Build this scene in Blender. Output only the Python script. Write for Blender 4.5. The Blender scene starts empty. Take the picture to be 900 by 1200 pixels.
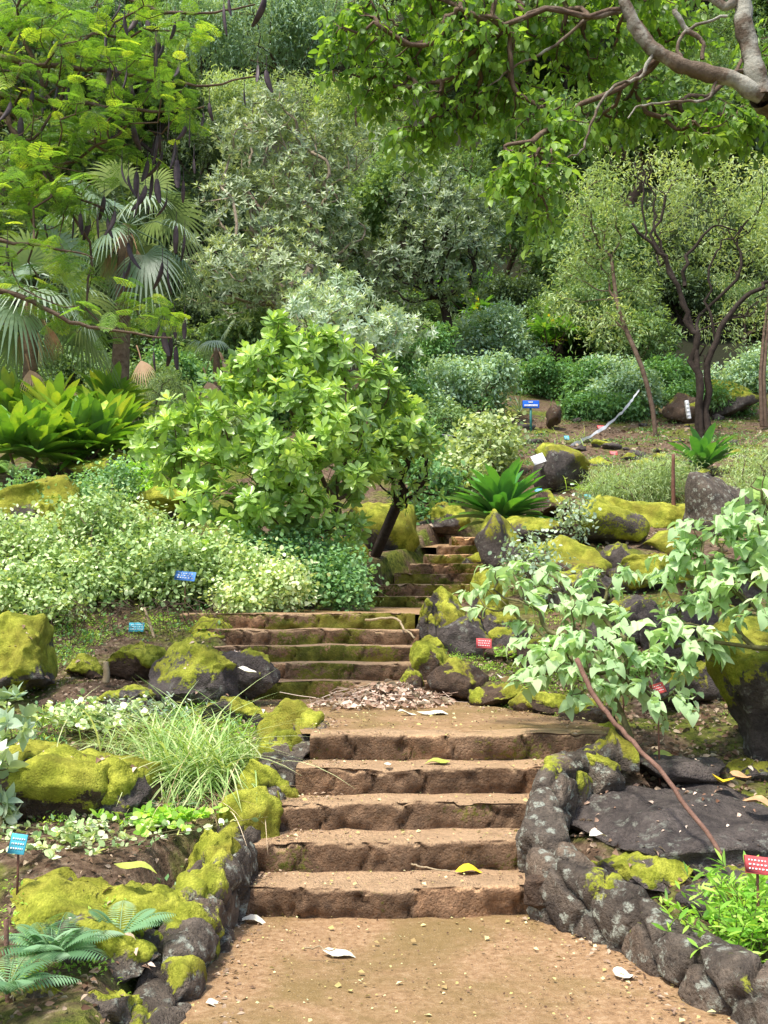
import bpy, math, random
import numpy as np
rng = np.random.default_rng(7)
random.seed(7)
R_ = math.radians
F = 1200.0
CAMZ = 1.5
PITCH = math.atan(120/1200)

scene = bpy.context.scene
COL = scene.collection

# ------------------------------------------------------------------ helpers
def P(px, py, Y):
    """world point seen at photo pixel (px,py) and standing Y metres ahead"""
    c, s = math.cos(PITCH), math.sin(PITCH)
    u = 600-py
    d = np.array([px-450.0, F*c-u*s, F*s+u*c])
    d *= Y/d[1]
    return np.array([d[0], d[1], d[2]+CAMZ])

def lin(r, g, b):
    f = lambda v: (v/255/12.92) if v/255 <= 0.04045 else ((v/255+0.055)/1.055)**2.4
    return (f(r), f(g), f(b), 1.0)

def _hash(ix, iy, iz, seed):
    h = (ix.astype(np.int64)*374761393 + iy.astype(np.int64)*668265263 + iz.astype(np.int64)*2147483647 + seed*1274126177) & 0xffffffff
    h = ((h ^ (h >> 13))*1274126177) & 0xffffffff
    h = ((h ^ (h >> 16))*2246822519) & 0xffffffff
    return ((h ^ (h >> 15)) & 0xffffff)/float(0xffffff)

def vnoise(Pt, seed=0):
    Pt = np.asarray(Pt, float)
    i = np.floor(Pt).astype(np.int64); f = Pt-i
    f = f*f*(3-2*f)
    r = 0
    for dx in (0, 1):
        wx = f[:, 0] if dx else 1-f[:, 0]
        for dy in (0, 1):
            wy = f[:, 1] if dy else 1-f[:, 1]
            for dz in (0, 1):
                wz = f[:, 2] if dz else 1-f[:, 2]
                r = r + wx*wy*wz*_hash(i[:, 0]+dx, i[:, 1]+dy, i[:, 2]+dz, seed)
    return r*2-1

def fbm(Pt, seed=0, oct=4, gain=0.5):
    a, r, s = 1.0, 0, 1.0
    for k in range(oct):
        r = r + a*vnoise(np.asarray(Pt)*s+k*17.3, seed+k)
        a *= gain; s *= 2.03
    return r

def norm(v):
    return v/np.maximum(np.linalg.norm(v, axis=-1, keepdims=True), 1e-9)

def tag(o, label=None, cat=None, group=None, kind=None):
    if label: o['label'] = label
    if cat: o['category'] = cat
    if group: o['group'] = group
    if kind: o['kind'] = kind
    return o

def empty(name, loc, label=None, cat=None, group=None):
    o = bpy.data.objects.new(name, None)
    COL.objects.link(o); o.location = tuple(float(v) for v in loc)
    o.empty_display_size = 0.1
    return tag(o, label, cat, group)

class MB:
    def __init__(s):
        s.v = []; s.t = []; s.q = []; s.a = []; s.b = []; s.n = 0; s.mt = []; s.mq = []
    def add(s, V, quads=None, tris=None, tint=0.5, aux=0.0, mat=0):
        V = np.asarray(V, float).reshape(-1, 3); k = len(V)
        s.v.append(V)
        if quads is not None and len(quads):
            q = np.asarray(quads, np.int64).reshape(-1, 4)+s.n; s.q.append(q); s.mq.append(np.full(len(q), mat))
        if tris is not None and len(tris):
            t = np.asarray(tris, np.int64).reshape(-1, 3)+s.n; s.t.append(t); s.mt.append(np.full(len(t), mat))
        s.a.append(np.broadcast_to(np.asarray(tint, float), (k,)).copy())
        s.b.append(np.broadcast_to(np.asarray(aux, float), (k,)).copy())
        s.n += k
    def mesh(s, name, mats, smooth=True, origin=(0, 0, 0)):
        V = np.concatenate(s.v)-np.asarray(origin, float)
        t = np.concatenate(s.t) if s.t else np.zeros((0, 3), np.int64)
        q = np.concatenate(s.q) if s.q else np.zeros((0, 4), np.int64)
        me = bpy.data.meshes.new(name)
        me.vertices.add(len(V)); me.vertices.foreach_set('co', V.astype(np.float32).ravel())
        nl = len(t)*3+len(q)*4
        me.loops.add(nl); me.loops.foreach_set('vertex_index', np.concatenate([t.ravel(), q.ravel()]).astype(np.int32))
        npoly = len(t)+len(q); me.polygons.add(npoly)
        ls = np.concatenate([np.arange(len(t))*3, len(t)*3+np.arange(len(q))*4]).astype(np.int32)
        me.polygons.foreach_set('loop_start', ls)
        mi = np.concatenate([np.concatenate(s.mt) if s.mt else np.zeros(0), np.concatenate(s.mq) if s.mq else np.zeros(0)]).astype(np.int32)
        me.polygons.foreach_set('material_index', mi)
        me.polygons.foreach_set('use_smooth', np.full(npoly, bool(smooth)))
        at = me.attributes.new('tint', 'FLOAT', 'POINT'); at.data.foreach_set('value', np.concatenate(s.a).astype(np.float32))
        at = me.attributes.new('moss', 'FLOAT', 'POINT'); at.data.foreach_set('value', np.concatenate(s.b).astype(np.float32))
        for m in (mats if isinstance(mats, (list, tuple)) else [mats]): me.materials.append(m)
        me.update(calc_edges=True)
        return me
    def build(s, name, mats, parent=None, smooth=True, origin=None):
        """one mesh object; verts are world coordinates; origin is where its own origin goes"""
        if parent is not None:
            org = np.array(parent.location) if origin is None else np.asarray(origin, float)
            # parts of parts: accumulate
            tot = np.array(parent.location); p = parent.parent
            while p is not None: tot = tot+np.array(p.location); p = p.parent
            me = s.mesh(name, mats, smooth, tot if origin is None else origin)
            o = bpy.data.objects.new(name, me); COL.objects.link(o); o.parent = parent
            if origin is not None: o.location = tuple(np.asarray(origin, float)-tot)
        else:
            org = (0, 0, 0) if origin is None else origin
            me = s.mesh(name, mats, smooth, org)
            o = bpy.data.objects.new(name, me); COL.objects.link(o); o.location = tuple(float(v) for v in org)
        return o

def children(o): return [c for c in o.children]
def copy_tree(o, parent=None):
    c = o.copy(); COL.objects.link(c)
    if parent is not None: c.parent = parent
    for ch in list(o.children): copy_tree(ch, c)
    return c

def tube(mb, pts, rad, n=6, tint=0.5, cap=False, mat=0):
    pts = np.asarray(pts, float); rad = np.broadcast_to(np.asarray(rad, float), (len(pts),))
    T = norm(np.gradient(pts, axis=0))
    ref = np.array([0.31, 0.2, 0.93]) if abs(T[0][2]) < 0.8 else np.array([0.93, 0.3, 0.1])
    A = norm(np.cross(T, ref)); B = np.cross(T, A)
    an = np.linspace(0, 2*np.pi, n, endpoint=False)
    V = pts[:, None]+rad[:, None, None]*(np.cos(an)[None, :, None]*A[:, None]+np.sin(an)[None, :, None]*B[:, None])
    m = len(pts); i = np.arange(m-1)[:, None]; j = np.arange(n)[None]
    q = np.stack([i*n+j, i*n+(j+1) % n, (i+1)*n+(j+1) % n, (i+1)*n+j], -1).reshape(-1, 4)
    V = V.reshape(-1, 3); tr = None
    if cap:
        V = np.vstack([V, pts[0], pts[-1]]); k = m*n
        tr = [[k, (a+1) % n, a] for a in range(n)]+[[k+1, (m-1)*n+a, (m-1)*n+(a+1) % n] for a in range(n)]
    mb.add(V, q, tr, tint, 0, mat)

def box(mb, c, h, rot=None, tint=0.5, bev=0.0, mat=0):
    h = np.asarray(h, float)
    if bev <= 0:
        V = np.array([[x, y, z] for x in (-1, 1) for y in (-1, 1) for z in (-1, 1)], float)*h
        q = [[0, 1, 3, 2], [4, 6, 7, 5], [0, 4, 5, 1], [2, 3, 7, 6], [0, 2, 6, 4], [1, 5, 7, 3]]
        t = None
    else:
        V = []; idx = {}
        for x in (-1, 1):
            for y in (-1, 1):
                for z in (-1, 1):
                    for a in range(3):
                        p = np.array([x, y, z], float)*(h-bev); p[a] = np.array([x, y, z])[a]*h[a]
                        idx[(x, y, z, a)] = len(V); V.append(p)
        V = np.array(V); q = []; t = []
        def quad(ps):
            q.append([idx[p] for p in ps])
        for a in range(3):
            b, c2 = (a+1) % 3, (a+2) % 3
            for s in (-1, 1):
                L = []
                for (u, v) in ((-1, -1), (1, -1), (1, 1), (-1, 1)):
                    k = [0, 0, 0]; k[a] = s; k[b] = u; k[c2] = v; L.append((*k, a))
                quad(L if s > 0 else L[::-1])
            for u in (-1, 1):
                for v in (-1, 1):
                    k0 = [0, 0, 0]; k1 = [0, 0, 0]
                    k0[a] = -1; k1[a] = 1; k0[b] = k1[b] = u; k0[c2] = k1[c2] = v
                    quad([(*k0, b), (*k1, b), (*k1, c2), (*k0, c2)])
        for x in (-1, 1):
            for y in (-1, 1):
                for z in (-1, 1): t.append([idx[(x, y, z, 0)], idx[(x, y, z, 1)], idx[(x, y, z, 2)]])
    if rot is not None: V = V@np.asarray(rot).T
    mb.add(V+np.asarray(c, float), q, t, tint, 0, mat)

def smooth(Q, k=4, j=.01):
    Q = np.asarray(Q); u = np.linspace(0, len(Q)-1, (len(Q)-1)*k+1); ii = np.clip(u.astype(int), 0, len(Q)-2); f = (u-ii)[:, None]; Pm = np.vstack([2*Q[0]-Q[1], Q, 2*Q[-1]-Q[-2]])
    a, b, c, d = Pm[ii], Pm[ii+1], Pm[ii+2], Pm[ii+3]
    return .5*((2*b)+(-a+c)*f+(2*a-5*b+4*c-d)*f**2+(-a+3*b-3*c+d)*f**3)+rng.normal(0, j, (len(u), 3))

def rotm(rx, ry, rz):
    cx, sx, cy, sy, cz, sz = math.cos(rx), math.sin(rx), math.cos(ry), math.sin(ry), math.cos(rz), math.sin(rz)
    X = np.array([[1, 0, 0], [0, cx, -sx], [0, sx, cx]]); Y = np.array([[cy, 0, sy], [0, 1, 0], [-sy, 0, cy]]); Z = np.array([[cz, -sz, 0], [sz, cz, 0], [0, 0, 1]])
    return Z@Y@X

# ------------------------------------------------------------------ leaves
def leaf(shape, rows=4, w=0.5, fold=0.12, droop=0.25, curl=0.0):
    t = np.linspace(0, 1, rows+1)
    if shape == 'ovate': f = np.sin(np.pi*np.clip(t, 0, 1)**0.75)**0.9
    elif shape == 'obovate': f = (np.sin(np.pi*t**1.7*0.96+0.02)**0.8)
    elif shape == 'lance': f = np.sin(np.pi*t)**0.8
    elif shape == 'heart': f = np.where(t < 0.12, 0.55+t*3.5, np.maximum(0, (1-t))**0.75*1.08); f[-1] = 0.0
    elif shape == 'strap': f = np.clip(0.3+t*1.4, 0, 1)*np.sqrt(np.clip(1-t**4, 0, 1))
    elif shape == 'blade': f = (1-t)**0.6*np.clip(0.6+t, 0, 1)
    else: f = np.sin(np.pi*np.clip(t, .02, .98))**0.5
    f = np.maximum(f, 0.03)*w/2
    z = -droop*t**2; y = t*(1-0.25*droop*t)
    if shape == 'heart': yl = np.where(t < .01, -0.08, y)
    else: yl = y
    V = []
    for k in range(rows+1):
        V += [[-f[k], yl[k], z[k]+fold*f[k]], [0, y[k], z[k]-fold*f[k]*.5], [f[k], yl[k], z[k]+fold*f[k]]]
    q = []
    for k in range(rows):
        a = 3*k; q += [[a, a+1, a+4, a+3], [a+1, a+2, a+5, a+4]]
    return np.array(V), np.array(q)

def simple_leaf(w=0.5, droop=0.15):
    return np.array([[0, 0, 0], [w/2, .45, 0.06], [0, 1, -droop], [-w/2, .45, 0.06]], float), np.array([[0, 1, 2, 3]])

def place(mb, tpl, pos, d, up, sc, tint, wsc=None, mat=0):
    V, q = tpl; n = len(pos)
    if n == 0: return
    Y = norm(d); X = norm(np.cross(Y, up)); Z = np.cross(X, Y)
    sc = np.broadcast_to(np.asarray(sc, float), (n,)); tint = np.broadcast_to(np.asarray(tint, float), (n,))
    ws = sc if wsc is None else sc*wsc
    W = pos[:, None]+V[None, :, 0, None]*X[:, None]*ws[:, None, None]+V[None, :, 1, None]*Y[:, None]*sc[:, None, None]+V[None, :, 2, None]*Z[:, None]*sc[:, None, None]
    k = len(V); Q = q[None]+(np.arange(n)*k)[:, None, None]
    mb.add(W.reshape(-1, 3), Q.reshape(-1, 4), None, np.repeat(tint, k), 0, mat)

def rdir(n, z0=-1, z1=1):
    z = rng.uniform(z0, z1, n); a = rng.uniform(0, 2*np.pi, n); r = np.sqrt(np.maximum(0, 1-z*z))
    return np.stack([r*np.cos(a), r*np.sin(a), z], -1)

def basis(ax):
    ref = np.where(np.abs(ax[:, 2:3]) < .9, np.array([[0, 0, 1.]]), np.array([[1., 0, 0]]))
    A = norm(np.cross(ax, ref)); return A, np.cross(ax, A)

def rosettes(mb, pos, axis, tpl, n=11, size=.12, e0=10, e1=65, jit=.25, tint=None, wj=.15):
    N = len(pos); axis = norm(axis); A, B = basis(axis)
    ct = rng.uniform(0, 1, N) if tint is None else tint
    ph = rng.uniform(0, 6.28, N)
    for k in range(n):
        a = ph+k*2.399; e = R_(1)*(e0+(e1-e0)*k/max(1, n-1))+rng.normal(0, .12, N)
        rad = np.cos(a)[:, None]*A+np.sin(a)[:, None]*B
        d = norm(rad*np.cos(e)[:, None]+axis*np.sin(e)[:, None]+rng.normal(0, jit*.3, (N, 3)))
        up = norm(axis*np.cos(e)[:, None]-rad*np.sin(e)[:, None]+1e-4)
        s = size*(1-.35*k/n)*rng.uniform(.75, 1.2, N)
        place(mb, tpl, pos+axis*size*.25*(k/n), d, up, s, np.clip(ct*.7+.3*k/n+rng.normal(0, .08, N), 0, 1), rng.uniform(1-wj, 1+wj, N))

def puffs(mb, pos, axis, tpl, n=10, size=.1, spread=.15, droop=0.0, tint=None, flat=.5):
    N = len(pos); ct = rng.uniform(0, 1, N) if tint is None else tint
    Pp = np.repeat(pos, n, 0)+rng.normal(0, spread*.5, (N*n, 3))
    d = norm(np.repeat(norm(axis), n, 0)*.5+rdir(N*n)*.9+np.array([0, 0, -droop]))
    up = norm(np.repeat(norm(axis), n, 0)*.4+np.array([0, 0, flat+.3])+rdir(N*n)*.55)
    place(mb, tpl, Pp, d, up, size*rng.uniform(.6, 1.25, N*n), np.clip(np.repeat(ct, n)*.6+rng.uniform(0, .4, N*n), 0, 1), rng.uniform(.8, 1.2, N*n))

def sprays(mb, sm, pos, axis, tpl, n=7, size=.1, length=.3, droop=.4, tint=None, mat=0):
    """twig with leaves hanging either side"""
    N = len(pos); axis = norm(axis); A, B = basis(axis); ct = rng.uniform(0, 1, N) if tint is None else tint
    ph = rng.uniform(0, 6.28, N)
    side = np.cos(ph)[:, None]*A+np.sin(ph)[:, None]*B
    for k in range(n):
        t = (k+.5)/n; s = 1 if k % 2 else -1
        p = pos+axis*length*t+np.array([0, 0, -1])*droop*length*t*t*.6
        d = norm(axis*.6+side*s*.8+np.array([0, 0, -droop])+rng.normal(0, .22, (N, 3)))
        up = norm(np.array([0, 0, 1.])+rng.normal(0, .3, (N, 3))+axis*.2)
        place(mb, tpl, p, d, up, size*rng.uniform(.65, 1.2, N), np.clip(ct*.6+rng.uniform(0, .4, N), 0, 1), rng.uniform(.85, 1.15, N), mat)
    if sm is not None:
        for i in range(N):
            tt = np.linspace(0, 1, 3)[:, None]
            tube(sm, pos[i]+axis[i]*length*tt+np.array([0, 0, -1])*droop*length*tt*tt*.6, [size*.025, size*.02, size*.01], 3)

def grow(mb, root, targets, rtip=.006, bf=.5, wob=.06, expo=.45, sides=5, trunk=None, rmax=None, rscale=1.0):
    """branches from root (or along a given trunk polyline) that reach every target"""
    nodes = [np.asarray(root, float)] if trunk is None else [np.asarray(p, float) for p in trunk]
    par = [-1]+list(range(len(nodes)-1)); pl = [0.0]
    for k in range(1, len(nodes)): pl.append(pl[-1]+np.linalg.norm(nodes[k]-nodes[k-1]))
    nt = len(nodes)
    T = np.asarray(targets); T = T[np.argsort(np.linalg.norm(T-nodes[-1], axis=1))]
    arr = np.zeros((nt+len(T)*3+5, 3)); arr[:nt] = nodes; pa = par; plen = np.zeros(len(arr)); plen[:nt] = pl; c = nt
    for t in T:
        dd = np.linalg.norm(arr[:c]-t, axis=1); cost = dd+bf*plen[:c]
        if trunk is not None: cost[:max(1, nt//3)] += 5
        j = int(np.argmin(cost)); d = dd[j]; m = (arr[j]+t)/2+rng.normal(0, wob*d, 3)+np.array([0, 0, -.04*d])
        arr[c] = m; pa.append(j); plen[c] = plen[j]+d*.5; c += 1
        arr[c] = t; pa.append(c-1); plen[c] = plen[j]+d; c += 1
    cnt = np.ones(c)
    for k in range(c-1, 0, -1): cnt[pa[k]] += cnt[k]
    rad = rtip*(cnt*.5)**expo*rscale
    if rmax: rad = np.minimum(rad, rmax)
    # chains: follow the child with the largest count
    kids = [[] for _ in range(c)]
    for k in range(1, c): kids[pa[k]].append(k)
    main = [max(x, key=lambda i: cnt[i]) if x else -1 for x in kids]
    starts = [(-1, 0)]+[(pa[k], k) for k in range(1, c) if main[pa[k]] != k]
    for p0, k in starts:
        ch = [] if p0 < 0 else [p0]; r = [] if p0 < 0 else [rad[k]]
        while k != -1: ch.append(k); r.append(rad[k]); k = main[k]
        if len(ch) < 2: continue
        pts = arr[ch]
        if len(pts) > 2 and r[0] > .012:   # smooth thicker limbs
            n2 = (len(pts)-1)*2+1; u = np.linspace(0, len(pts)-1, n2); ii = np.clip(u.astype(int), 0, len(pts)-2); f = (u-ii)[:, None]
            Pm = np.vstack([2*pts[0]-pts[1], pts, 2*pts[-1]-pts[-2]])
            a, b, cc, d2 = Pm[ii], Pm[ii+1], Pm[ii+2], Pm[ii+3]
            pts = .5*((2*b)+(-a+cc)*f+(2*a-5*b+4*cc-d2)*f**2+(-a+3*b-3*cc+d2)*f**3)
            r = np.interp(u, np.arange(len(r)), r)
        tube(mb, pts, r, sides if r[0] > rtip*2.2 else 3, rng.uniform(0, 1))
    return arr[:c], pa

def lobe(px, py, rx, ry, Y, dy=None):
    c = P(px, py, Y); s = Y/F
    return c, np.array([rx*s, (rx+ry)*.5*s if dy is None else dy, ry*s])

def sample(lobes, N, inner=.45, zmin=-1.0):
    vol = np.array([np.prod(r)**(2/3) for c, r in lobes]); k = rng.choice(len(lobes), N, p=vol/vol.sum())
    C = np.array([lobes[i][0] for i in k]); Rr = np.array([lobes[i][1] for i in k])
    d = rdir(N, zmin, 1); r = inner+(1-inner)*rng.uniform(0, 1, N)**.6
    pts = C+d*Rr*r[:, None]; ax = norm(d*Rr.mean(1, keepdims=True)/Rr+np.array([0, 0, .25]))
    return pts, ax

# ------------------------------------------------------------------ materials
def newmat(name):
    m = bpy.data.materials.new(name); m.use_nodes = True; nt = m.node_tree; nt.nodes.clear()
    out = nt.nodes.new('ShaderNodeOutputMaterial'); return m, nt, out
def nd(nt, typ, **kw):
    n = nt.nodes.new(typ)
    for k, v in kw.items():
        if k.startswith('_'): setattr(n, k[1:], v)
        else:
            key = {'i0': 0, 'i1': 1, 'i2': 2}.get(k, k.replace('__', ' '))
            if hasattr(v, 'is_linked') or isinstance(v, bpy.types.NodeSocket): nt.links.new(v, n.inputs[key])
            else: n.inputs[key].default_value = v
    return n
def ramp(nt, fac, stops, interp='LINEAR'):
    r = nt.nodes.new('ShaderNodeValToRGB'); r.color_ramp.interpolation = interp
    e = r.color_ramp.elements
    while len(e) < len(stops): e.new(0.5)
    for el, (p, c) in zip(e, stops): el.position = p; el.color = c if len(c) == 4 else (*c, 1)
    nt.links.new(fac, r.inputs[0]); return r.outputs[0]
def noise(nt, vec, scale, detail=4, rough=.6, dist=0):
    n = nd(nt, 'ShaderNodeTexNoise', Scale=scale, Detail=detail, Roughness=rough, Distortion=dist)
    if vec is not None: nt.links.new(vec, n.inputs['Vector'])
    return n.outputs[0]
def mixc(nt, fac, a, b, mode='MIX'):
    m = nt.nodes.new('ShaderNodeMix'); m.data_type = 'RGBA'; m.blend_type = mode
    for s, v in ((0, fac), (6, a), (7, b)):
        if isinstance(v, bpy.types.NodeSocket): nt.links.new(v, m.inputs[s])
        else: m.inputs[s].default_value = v
    return m.outputs[2]
def math_(nt, op, a, b=None, clamp=False):
    m = nt.nodes.new('ShaderNodeMath'); m.operation = op; m.use_clamp = clamp
    for s, v in ((0, a), (1, b)):
        if v is None: continue
        if isinstance(v, bpy.types.NodeSocket): nt.links.new(v, m.inputs[s])
        else: m.inputs[s].default_value = v
    return m.outputs[0]
def mrange(nt, v, a, b, c=0.0, d=1.0):
    m = nd(nt, 'ShaderNodeMapRange'); nt.links.new(v, m.inputs[0])
    for i, x in zip((1, 2, 3, 4), (a, b, c, d)): m.inputs[i].default_value = x
    return m.outputs[0]

def leafmat(name, cols, rough=.45, trans=.35, spec=.35, objvar=.25, gain=1.6, tcol=None):
    m, nt, out = newmat(name)
    at = nd(nt, 'ShaderNodeAttribute', _attribute_name='tint').outputs['Fac']
    oi = nd(nt, 'ShaderNodeObjectInfo').outputs['Random']
    v = math_(nt, 'ADD', at, mrange(nt, oi, 0, 1, -objvar/2, objvar/2), True)
    geo = nd(nt, 'ShaderNodeNewGeometry')
    nz = noise(nt, geo.outputs['Position'], 9, 3)
    v = math_(nt, 'ADD', v, mrange(nt, nz, .3, .7, -.12, .12), True)
    k = len(cols); c = ramp(nt, v, [(i/(k-1), tuple(x*gain for x in cc[:3])+(1,)) for i, cc in enumerate(cols)])
    cb = mixc(nt, geo.outputs['Backfacing'], c, mixc(nt, .35, c, (.25, .32, .2, 1)))
    p = nd(nt, 'ShaderNodeBsdfPrincipled', Roughness=rough)
    nt.links.new(cb, p.inputs['Base Color']); p.inputs['Specular IOR Level'].default_value = spec
    t = nd(nt, 'ShaderNodeBsdfTranslucent')
    nt.links.new(mixc(nt, 1.0, c, tcol or (1.5, 1.45, .55, 1), 'MULTIPLY'), t.inputs['Color'])
    ms = nd(nt, 'ShaderNodeMixShader'); ms.inputs[0].default_value = trans
    nt.links.new(p.outputs[0], ms.inputs[1]); nt.links.new(t.outputs[0], ms.inputs[2])
    nt.links.new(ms.outputs[0], out.inputs[0]); return m

def barkmat(name, c0, c1, lichen=None, scale=8):
    m, nt, out = newmat(name)
    tc = nd(nt, 'ShaderNodeTexCoord').outputs['Object']
    n1 = noise(nt, tc, scale, 6, .7, .5); n2 = noise(nt, tc, scale*6, 4)
    c = ramp(nt, n1, [(.3, c0), (.7, c1)])
    if lichen: c = mixc(nt, mrange(nt, noise(nt, tc, scale*.6, 5), .5, .62), c, lichen)
    p = nd(nt, 'ShaderNodeBsdfPrincipled', Roughness=.9); nt.links.new(c, p.inputs['Base Color']); p.inputs['Specular IOR Level'].default_value = .2
    b = nd(nt, 'ShaderNodeBump', Strength=.6, Distance=.02); nt.links.new(n2, b.inputs['Height']); nt.links.new(b.outputs[0], p.inputs['Normal'])
    nt.links.new(p.outputs[0], out.inputs[0]); return m

def plain(name, col, rough=.6, var=.15, scale=20, spec=.3):
    m, nt, out = newmat(name)
    tc = nd(nt, 'ShaderNodeTexCoord').outputs['Object']; n1 = noise(nt, tc, scale, 5, .65)
    c = mixc(nt, mrange(nt, n1, .3, .7), tuple(x*(1-var) for x in col[:3])+(1,), tuple(min(1, x*(1+var)) for x in col[:3])+(1,))
    p = nd(nt, 'ShaderNodeBsdfPrincipled', Roughness=rough); nt.links.new(c, p.inputs['Base Color']); p.inputs['Specular IOR Level'].default_value = spec
    nt.links.new(p.outputs[0], out.inputs[0]); return m

def rockmat(name, dark, light, moss0, moss1, lichen=.0, dirt=None):
    m, nt, out = newmat(name)
    pos = nd(nt, 'ShaderNodeNewGeometry').outputs['Position']
    oi = nd(nt, 'ShaderNodeObjectInfo').outputs['Random']
    n1 = noise(nt, pos, 5, 8, .68, .3); n2 = noise(nt, pos, 34, 6, .7); n3 = noise(nt, pos, 110, 3, .6)
    c = ramp(nt, n1, [(.32, dark), (.5, tuple((a+b)/2 for a, b in zip(dark, light))), (.68, light)])
    c = mixc(nt, math_(nt, 'MULTIPLY', mrange(nt, n2, .35, .7), .6), c, (.03, .026, .024, 1))
    if dirt:
        nz = nd(nt, 'ShaderNodeSeparateXYZ'); nt.links.new(nd(nt, 'ShaderNodeNewGeometry').outputs['Normal'], nz.inputs[0])
        tp = math_(nt, 'ADD', nz.outputs[2], mrange(nt, n2, .3, .7, -.22, .22))
        dc = ramp(nt, n2, [(.3, tuple(x*.72 for x in dirt[:3])+(1,)), (.62, dirt)])
        dc = mixc(nt, mrange(nt, n1, .46, .66, 0, .4), dc, (.27, .17, .085, 1))
        c = mixc(nt, mrange(nt, tp, .35, .8), c, dc)
    tn = nd(nt, 'ShaderNodeAttribute', _attribute_name='tint').outputs['Fac']
    tm = nt.nodes.new('ShaderNodeMix'); tm.data_type = 'RGBA'; tm.blend_type = 'MULTIPLY'; tm.inputs[0].default_value = 1.0; nt.links.new(c, tm.inputs[6])
    nt.links.new(ramp(nt, tn, [(0.0, (.55, .53, .52, 1)), (.5, (1, 1, 1, 1)), (1.0, (1.7, 1.5, 1.32, 1))]), tm.inputs[7]); c = tm.outputs[2]
    # lichen: soft pale blotches
    vz = nd(nt, 'ShaderNodeTexVoronoi', Scale=13.0);
    nt.links.new(mixc(nt, .06, pos, nd(nt, 'ShaderNodeTexNoise', Scale=14.0).outputs['Color'], 'ADD'), vz.inputs['Vector'])
    l1 = mrange(nt, math_(nt, 'ADD', vz.outputs['Distance'], mrange(nt, noise(nt, pos, 45, 5, .7), .3, .7, -.2, .2)), .42, .26)
    l2 = mrange(nt, noise(nt, pos, 3.0, 3), .56-lichen*.2, .60-lichen*.12)
    l3 = mrange(nt, n2, .42, .55)
    lf = math_(nt, 'MULTIPLY', math_(nt, 'MULTIPLY', l1, l2), math_(nt, 'MULTIPLY', l3, min(1, lichen*1.4)))
    c = mixc(nt, lf, c, (.42, .44, .36, 1))
    mo = nd(nt, 'ShaderNodeAttribute', _attribute_name='moss').outputs['Fac']
    mf = mrange(nt, math_(nt, 'ADD', mo, mrange(nt, n2, .25, .75, -.28, .28)), .42, .56)
    mc = ramp(nt, noise(nt, pos, 7, 6, .7), [(.3, tuple(x*.45 for x in moss0[:3])+(1,)), (.45, moss0), (.62, moss1)])
    mc = mixc(nt, mrange(nt, n3, .35, .7, 0, .55), mc, tuple(x*.45 for x in moss0[:3])+(1,))
    mc = mixc(nt, mrange(nt, noise(nt, pos, 2.3, 4), .46, .66, 0, .75), mc, (.2, .17, .025, 1))
    c = mixc(nt, mf, c, mc)
    p = nd(nt, 'ShaderNodeBsdfPrincipled', Roughness=.92); nt.links.new(c, p.inputs['Base Color']); p.inputs['Specular IOR Level'].default_value = .22
    pit = nd(nt, 'ShaderNodeTexVoronoi', Scale=48.0); nt.links.new(pos, pit.inputs['Vector'])
    pf = mrange(nt, pit.outputs['Distance'], .1, .45)
    h = math_(nt, 'ADD', math_(nt, 'MULTIPLY', n2, .9), math_(nt, 'ADD', math_(nt, 'MULTIPLY', n3, .5), math_(nt, 'MULTIPLY', pf, .22)))
    b = nd(nt, 'ShaderNodeBump', Strength=1.0, Distance=.035); nt.links.new(h, b.inputs['Height']); nt.links.new(mrange(nt, mf, 0, 1, 1.0, .6), b.inputs['Strength']); nt.links.new(b.outputs[0], p.inputs['Normal'])
    nt.links.new(p.outputs[0], out.inputs[0]); return m

MOSS0, MOSS1 = (.24, .27, .025, 1), (.52, .53, .07, 1)
M = {}
M['rock'] = rockmat('lava_rock', (.05, .042, .04, 1), (.2, .165, .145, 1), MOSS0, MOSS1, .35)
M['rock_lichen'] = rockmat('lichen_rock', (.06, .05, .042, 1), (.29, .235, .18, 1), MOSS0, MOSS1, 1.0)
M['rock_brown'] = rockmat('brown_rock', (.06, .04, .028, 1), (.2, .13, .085, 1), MOSS0, MOSS1, .25)
M['step'] = rockmat('step_stone', (.12, .075, .044, 1), (.42, .26, .15, 1), (.09, .1, .014, 1), (.2, .2, .03, 1), .0, (.66, .44, .255, 1))
M['bark'] = barkmat('brown_bark', (.07, .045, .03, 1), (.2, .14, .1, 1))
M['bark_grey'] = barkmat('grey_bark', (.06, .045, .03, 1), (.24, .18, .13, 1), (.36, .35, .29, 1), 7)
M['bark_dark'] = barkmat('dark_bark', (.018, .013, .01, 1), (.06, .045, .035, 1))
M['bark_palm'] = barkmat('palm_bark', (.09, .055, .035, 1), (.26, .18, .12, 1), None, 12)
M['twig'] = barkmat('pale_twig', (.16, .12, .08, 1), (.36, .3, .22, 1))
M['twig_green'] = barkmat('green_twig', (.1, .1, .04, 1), (.22, .2, .1, 1))
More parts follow.
